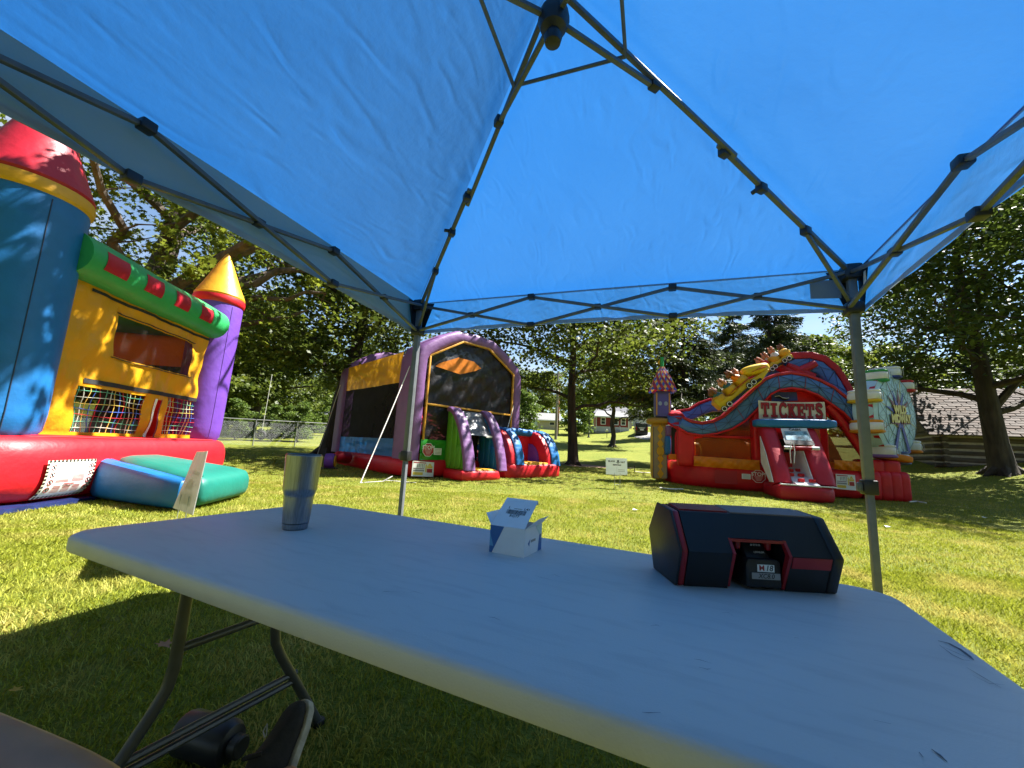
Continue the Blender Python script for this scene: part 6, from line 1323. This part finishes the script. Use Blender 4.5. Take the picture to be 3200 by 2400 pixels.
MB().ext([(tu_-.19, tv-tw-.004, tz0+.05), (tu_+.24, tv-tw-.004, tz0+.05), (tu_+.24, tv-tw-.004, tz(665)), (tu_-.19, tv-tw-.004, tz(665))], (0, -.004, 0)).build('turret_panel', vinyl('turret_beige', (.36, .27, .15)), tr_)
MB().sbox((tu_+.0, tv, tz(622)), (.86, .86, .26), 3, 10).build('turret_ledge', vinyl('vinyl_mustard', (.42, .22, .03)), tr_)
up_ = MB().sbox((tu_+.13, tv, (tz(590)+tz(410))/2), (.56, .56, tz(408)-tz(598)), 9, 8).build('turret_top', vinyl('vinyl_indigo', (.10, .09, .40)), tr_)
for du in (-.22, .22): MB().box((tu_+.13+du, tv-.285, (tz(585)+tz(420))/2), (.055, .02, tz(425)-tz(585))).build('turret_stripe', vinyl('vinyl_tan', (.50, .26, .08)), up_)
for du in (-.10, .10): MB().sbox((tu_+.13+du, tv-.285, tz(497)), (.13, .02, .16), 2, 6).build('turret_spot', vinyl('vinyl_pale_violet', (.30, .38, .60)), up_)
zb_, zt_ = tz(408), tz(222); HCOL = [vinyl('patch_red', (.42, .02, .03)), vinyl('patch_yellow', (.66, .36, .06)), vinyl('patch_blue', (.04, .10, .42)), vinyl('patch_maroon', (.20, .02, .06))]
bs4 = [MB() for _ in range(4)]; cx_, cy_ = tu_+.13, tv; rb, rt = .46, .07
def pyr(face, s, t):      # s across -1..1, t up 0..1, slight outward puff
    r_ = rb+(rt-rb)*t+.03*math.sin(math.pi*t); a, b = (s*r_, -r_*(1+.04*(1-s*s)))
    for _ in range(face): a, b = -b, a
    return Vector((cx_+a, cy_+b, zb_+(zt_-zb_)*t))
NRW = 10
for face in range(4):
    for r_ in range(NRW):
        for c_ in range(-4, 5):
            s0 = (c_+(.5 if r_ % 2 else 0))/3.5; hs = .5/3.5; t0 = (r_+.5)/NRW; ht = 1./NRW
            pts = []
            for ds, dt in ((0, -ht), (hs, 0), (0, ht), (-hs, 0)): pts.append((max(-1, min(1, s0+ds)), max(0, min(1, t0+dt))))
            if abs(s0) > 1.14: continue
            bs4[(0 if (c_+r_//2) % 2 else 1) if r_ % 2 else (2 if (c_+r_//2) % 2 else 3)].poly([pyr(face, *q) for q in pts])
for b_, m_ in zip(bs4, HCOL): tag(b_.build('turret_roof_patch', m_, tr_), kind='stuff')
MB().tube([(cx_, cy_, zt_-.05), (cx_, cy_, tz(155))], .065, 12).build('turret_spike', GRN, tr_); MB().ext([(cx_-.07, cy_, tz(165)), (cx_-.16, cy_, tz(195)), (cx_-.07, cy_, tz(212))], (0, .03, 0)).build('turret_flag', YEL, tr_)
# coaster cars
def car(poly, v0, v1, wheels, strip_pts, seats, hood, nm):
    o = MB().ext([l3(x, y, v0) for x, y in poly], (0, v1-v0, 0)).build(nm, vinyl('car_yellow', (.66, .44, .015)), cv, bevel=.05, bseg=3)
    MB().tube([l3(x, y, v0-.01) for x, y in strip_pts], .07, 8, flat=.6).build('under_frame', BLACKV, o)
    for x, y in wheels:
        c = l3(x, y, v0-.06); wo = MB().lathe([(.02, -.02), (.085, -.02), (.095, 0), (.085, .02), (.02, .02)], 16, Matrix.Translation(c) @ Matrix.Rotation(R(90), 4, 'X')).build('wheel', BLACKV, o); MB().tube([c+Vector((.068*math.cos(a), -.022, .068*math.sin(a))) for a in [q*.5236 for q in range(12)]], .011, 4, closed=True).build('rim', PRINTW, wo)
    for x, y, s_ in seats: c = l3(x, y, (v0+v1)/2); MB().sbox(c, (s_, v1-v0+.06, s_*.85), 2.6, 8, Matrix.Rotation(R(-38), 3, 'Y')).build('seat', vinyl('seat_yellow', (.66, .36, .012)), o)
    for (x0, y0, x1, y1, s_) in hood: a, b = l3(x0, y0, (v0+v1)/2), l3(x1, y1, (v0+v1)/2); an = math.atan2(b.z-a.z, b.x-a.x); MB().sbox((a+b)/2, ((b-a).length, v1-v0+.04, s_), 3, 10, Matrix.Rotation(-an, 3, 'Y')).build('hood', vinyl('car_yellow', (.66, .44, .015)), o)
    return o
c1 = car([(655, 478), (675, 450), (790, 430), (850, 362), (900, 318), (960, 295), (1040, 235), (1066, 240), (1000, 335), (718, 535)], -.55, -.02, [(730, 530), (768, 495), (912, 362), (943, 335)], [(715, 545), (800, 470), (900, 385), (995, 312)], [(690, 462, .38), (768, 395, .40), (848, 330, .42)], [(850, 272, 1050, 225, .34)], 'coaster_car')
for pts in (((735, 455), (810, 385), (900, 315), (945, 280)), ((930, 262), (985, 238), (1035, 222))): MB().tube([l3(x, y, -.585) for x, y in pts], [.008, .03, .03, .008], 6, flat=.4).build('car_stripe', CRIMSON, c1)
c2 = car([(1045, 222), (1070, 190), (1140, 165), (1190, 122), (1225, 130), (1238, 160), (1180, 195), (1075, 252)], 1.75, 2.2, [(1078, 240), (1100, 222), (1168, 180), (1200, 163)], [(1068, 250), (1130, 208), (1235, 165)], [(1085, 175, .38), (1158, 130, .40)], [], 'coaster_car')
def rider(p_t, p_h, v, shirt, skin, nm='rider'):
    a, b = l3(*p_t, v), l3(*p_h, v); o = MB().tube([a, a.lerp(b, .3), a.lerp(b, .62)], [.13, .135, .075], 10).build(nm, shirt, cv); d = (b-a)
    MB().sbox(a+d*.80, (.20, .20, .22), 2, 8).build('head', skin, o); MB().sbox(a+d*.80+Vector((.02, 0, .05)), (.21, .215, .16), 2, 8).build('hair', BROWNV, o)
    for s_ in (-1, 1): MB().tube([a+d*.45+Vector((0, s_*.11, .03)), a+d*.8+Vector((-.02, s_*.15, .08)), a+d*.98+Vector((-.03, s_*.12, .10))], [.04, .03, .024], 8).build('arm', skin, o)
rider((705, 448), (618, 408), -.40, DTEAL, BROWNV); rider((700, 452), (636, 398), -.14, WHT, PINKV); rider((775, 380), (690, 338), -.40, DTEAL, PINKV); rider((770, 385), (712, 342), -.14, CRIMSON, PINKV); rider((842, 318), (742, 278), -.40, ORA, BROWNV); rider((850, 315), (796, 262), -.14, DTEAL, PINKV)
rider((1040, 205), (962, 180), 1.85, RED, PINKV); rider((1070, 190), (1008, 140), 2.1, WHT, PINKV); rider((1105, 150), (1060, 100), 1.85, WHT, PINKV); rider((1160, 120), (1128, 82), 2.1, GRN, BROWNV)
# ferris wheel drum
wc = l3(1988, 572, .32); WR, WTH = 1.30, .62; rel_ = R(39)
WX = Vector((math.cos(rel_), math.sin(rel_), 0)); WN = Vector((math.sin(rel_), -math.cos(rel_), 0)); WZ = Vector((0, 0, 1))     # face axes and outward normal (local)
def wp(r_, a, d=0.): return wc+WX*(r_*math.cos(a))+WZ*(r_*math.sin(a))+WN*d
rs = []
for r_, d in ((.3, -WTH), (WR*.9, -WTH), (WR*.98, -WTH+.06), (WR, -WTH*.5), (WR*.98, -.06), (WR*.9, 0.0), (WR*.5, .03), (.05, .04)): rs.append([wp(r_*(1+.02*math.cos(8*a)), a, d) for a in [q*2*math.pi/48 for q in range(48)]])
fw_ = MB().rings(rs).build('ferris_wheel', CYAN, cv)
for k in range(16):
    a = k*math.pi/8+.1; MB().tube([wp(.12, a, .048), wp(WR*.5, a, .042), wp(WR*.88, a, .015)], .006, 4).build('wheel_spoke', (mat('print_slate_line', (.16, .24, .30)), LATR, mat('print_green_line', (.16, .34, .26)), PRINTY)[k % 4], fw_)
for r_, m_ in ((.45, PRINTY), (.75, mat('print_slate_line', (.16, .24, .30))), (1.16, mat('print_slate_line', (.16, .24, .30)))): MB().tube([wp(r_, q*math.pi/8+.1,   .046-.028*(r_/1.1)**3) for q in range(16)], .007, 4, closed=True).build('wheel_ring', m_, fw_)
b_ = MB()
for k in range(16): b_.tube([wp(.75, k*math.pi/8+.1, .038), wp(1.16, (k+1)*math.pi/8+.1, .02)], .0045, 4).tube([wp(.75, (k+1)*math.pi/8+.1, .038), wp(1.16, k*math.pi/8+.1, .02)], .0045, 4)
b_.build('wheel_lattice', mat('print_slate_line', (.16, .24, .30)), fw_)['kind'] = 'stuff'
b_ = MB(); c_ = MB()
for k in range(14):
    a = k*2*math.pi/14+.2; l_ = .82 if math.sin(a) > .2 else (.55 if math.sin(a) > -.4 else .45); (b_ if k % 2 else c_).ext([wp(.28, a-.30, .056), wp(l_, a, .056), wp(.28, a+.30, .056), wp(.02, a, .056)], WN*.008)
b_.build('starburst', PRINTM, fw_); c_.build('starburst', vinyl('print_royal', (.05, .08, .40)), fw_)
for s_ in (-1, 1): MB().ext([wp(.25, -math.pi/2+s_*.3, .060), wp(1.22, -math.pi/2+s_*.42, .045), wp(1.22, -math.pi/2+s_*.30, .045), wp(.25, -math.pi/2-s_*.1, .060)], WN*.01).build('wheel_leg', vinyl('print_royal', (.05, .08, .40)), fw_)
for s, z, sz_, x_ in (('WILD', .13, .34, -.02), ('MIDWAY', -.14, .33, 0)):
    p = wc+WZ*z+WX*x_; text('lettering_shadow', s, p+WN*.078+WX*.02-WZ*.02, WX+WZ*.06, WZ, sz_, PRINTM, fw_, ext=.006, off=.035, sx=.86); text('lettering', s, p+WN*.092, WX+WZ*.06, WZ, sz_, vinyl('letter_yellow', (.72, .62, .20)), fw_, ext=.006, off=.018, sx=.86)
GC = [('orange', (.62, .20, .02)), ('red', (.5, .02, .03)), ('navy', (.03, .05, .25)), ('green', (.03, .28, .08)), ('yellow', (.65, .42, .02)), ('amber', (.66, .27, .02)), ('violet', (.22, .12, .40)), ('steel', (.10, .16, .38))]
for k, ang in enumerate((48, 86, 122, 160, 200, 240, 275, 315)):
    a = R(ang); c = wp(WR*1.02, a, -WTH*.42); Mg = Matrix((WX, WN, WZ)).transposed()
    gm = vinyl('gondola_'+GC[(k+1) % 8][0], GC[(k+1) % 8][1]); go = MB().sbox(c, (.32, WTH*1.36, .32), 3.2, 8, Mg).build('gondola', WHT, fw_)
    MB().sbox(c-WZ*.14, (.33, WTH*1.38, .13), 3.2, 8, Mg).build('gondola_floor', gm, go); MB().sbox(c+WZ*.155, (.30, WTH*1.3, .11), 3.2, 8, Mg).build('gondola_roof', WHT if k % 2 else gm, go)
    for s_ in (-.07, .07): MB().box(c+WN*(WTH*.715)+WX*s_, (.012, .012, .22), Mg).build('gondola_bar', PRINTG, go)
for ang in (140, 180, 222): 
    a0 = R(ang-9); a1 = R(ang+9); b_ = MB(); b_.add([wp(WR*1.005, a0, -WTH*.30), wp(WR*1.005, a1, -WTH*.30), wp(WR*1.0, a1, -.05), wp(WR*1.0, a0, -.05)], [(0, 1, 2, 3)]); b_.build('rim_block', CRIMSON, fw_)
MB().sbox(l3(1935, 880, .35), (.95, .6, .22), 5, 8, Matrix.Rotation(R(8), 3, 'Y')).build('wheel_mount', ORA, cv)
# anchors and cords left on the grass around the inflatable
inv3 = lambda P: Vector(((P-O3).dot(U3), (P-O3).dot(V3), P.z-O3.z+.02))
for pts in ([(260, 1110), (330, 1118), (430, 1120)], [(2080, 1212), (2130, 1208), (2200, 1220)], [(80, 990), (130, 997), (200, 1000)]):
    MB().tube([inv3(ong(*z5(x, y))) for x, y in pts], .02, 6).build('anchor_strap', ROPE, cv)
q = ong(*z6(1213, 1500)); sk_ = MB().tube([(0, 0, -.05), (0, 0, .26)], .018, 8).sbox((0, 0, .27), (.07, .05, .05), 4, 4).build('anchor_stake', PLAST, None, loc=(q.x, q.y, g(q.x, q.y))); tag(sk_, 'short black ground stake between the sign and the turret', 'stake')
for i, (px, py, lab_) in enumerate(((1985, 1600, 'scrap'), (3077, 1622, 'scrap'), (2775, 1653, 'scrap'), (1702, 1503, 'scrap'))):
    q = ong(px, py); o = MB().ext([(-.05, -.02, .03), (.04, -.03, .04), (.06, .02, .03), (-.03, .03, .05)], (0, 0, .004)).build('paper_scrap', PRINTW, None, loc=(q.x, q.y, g(q.x, q.y))); tag(o, ['white scrap on the grass in front of the carnival inflatable', 'white scrap on the lawn at far right', 'white scrap on the lawn right of the tent post', 'white scrap beside the slide exit of the purple bounce house'][i], 'litter', 'paper scraps on the grass')
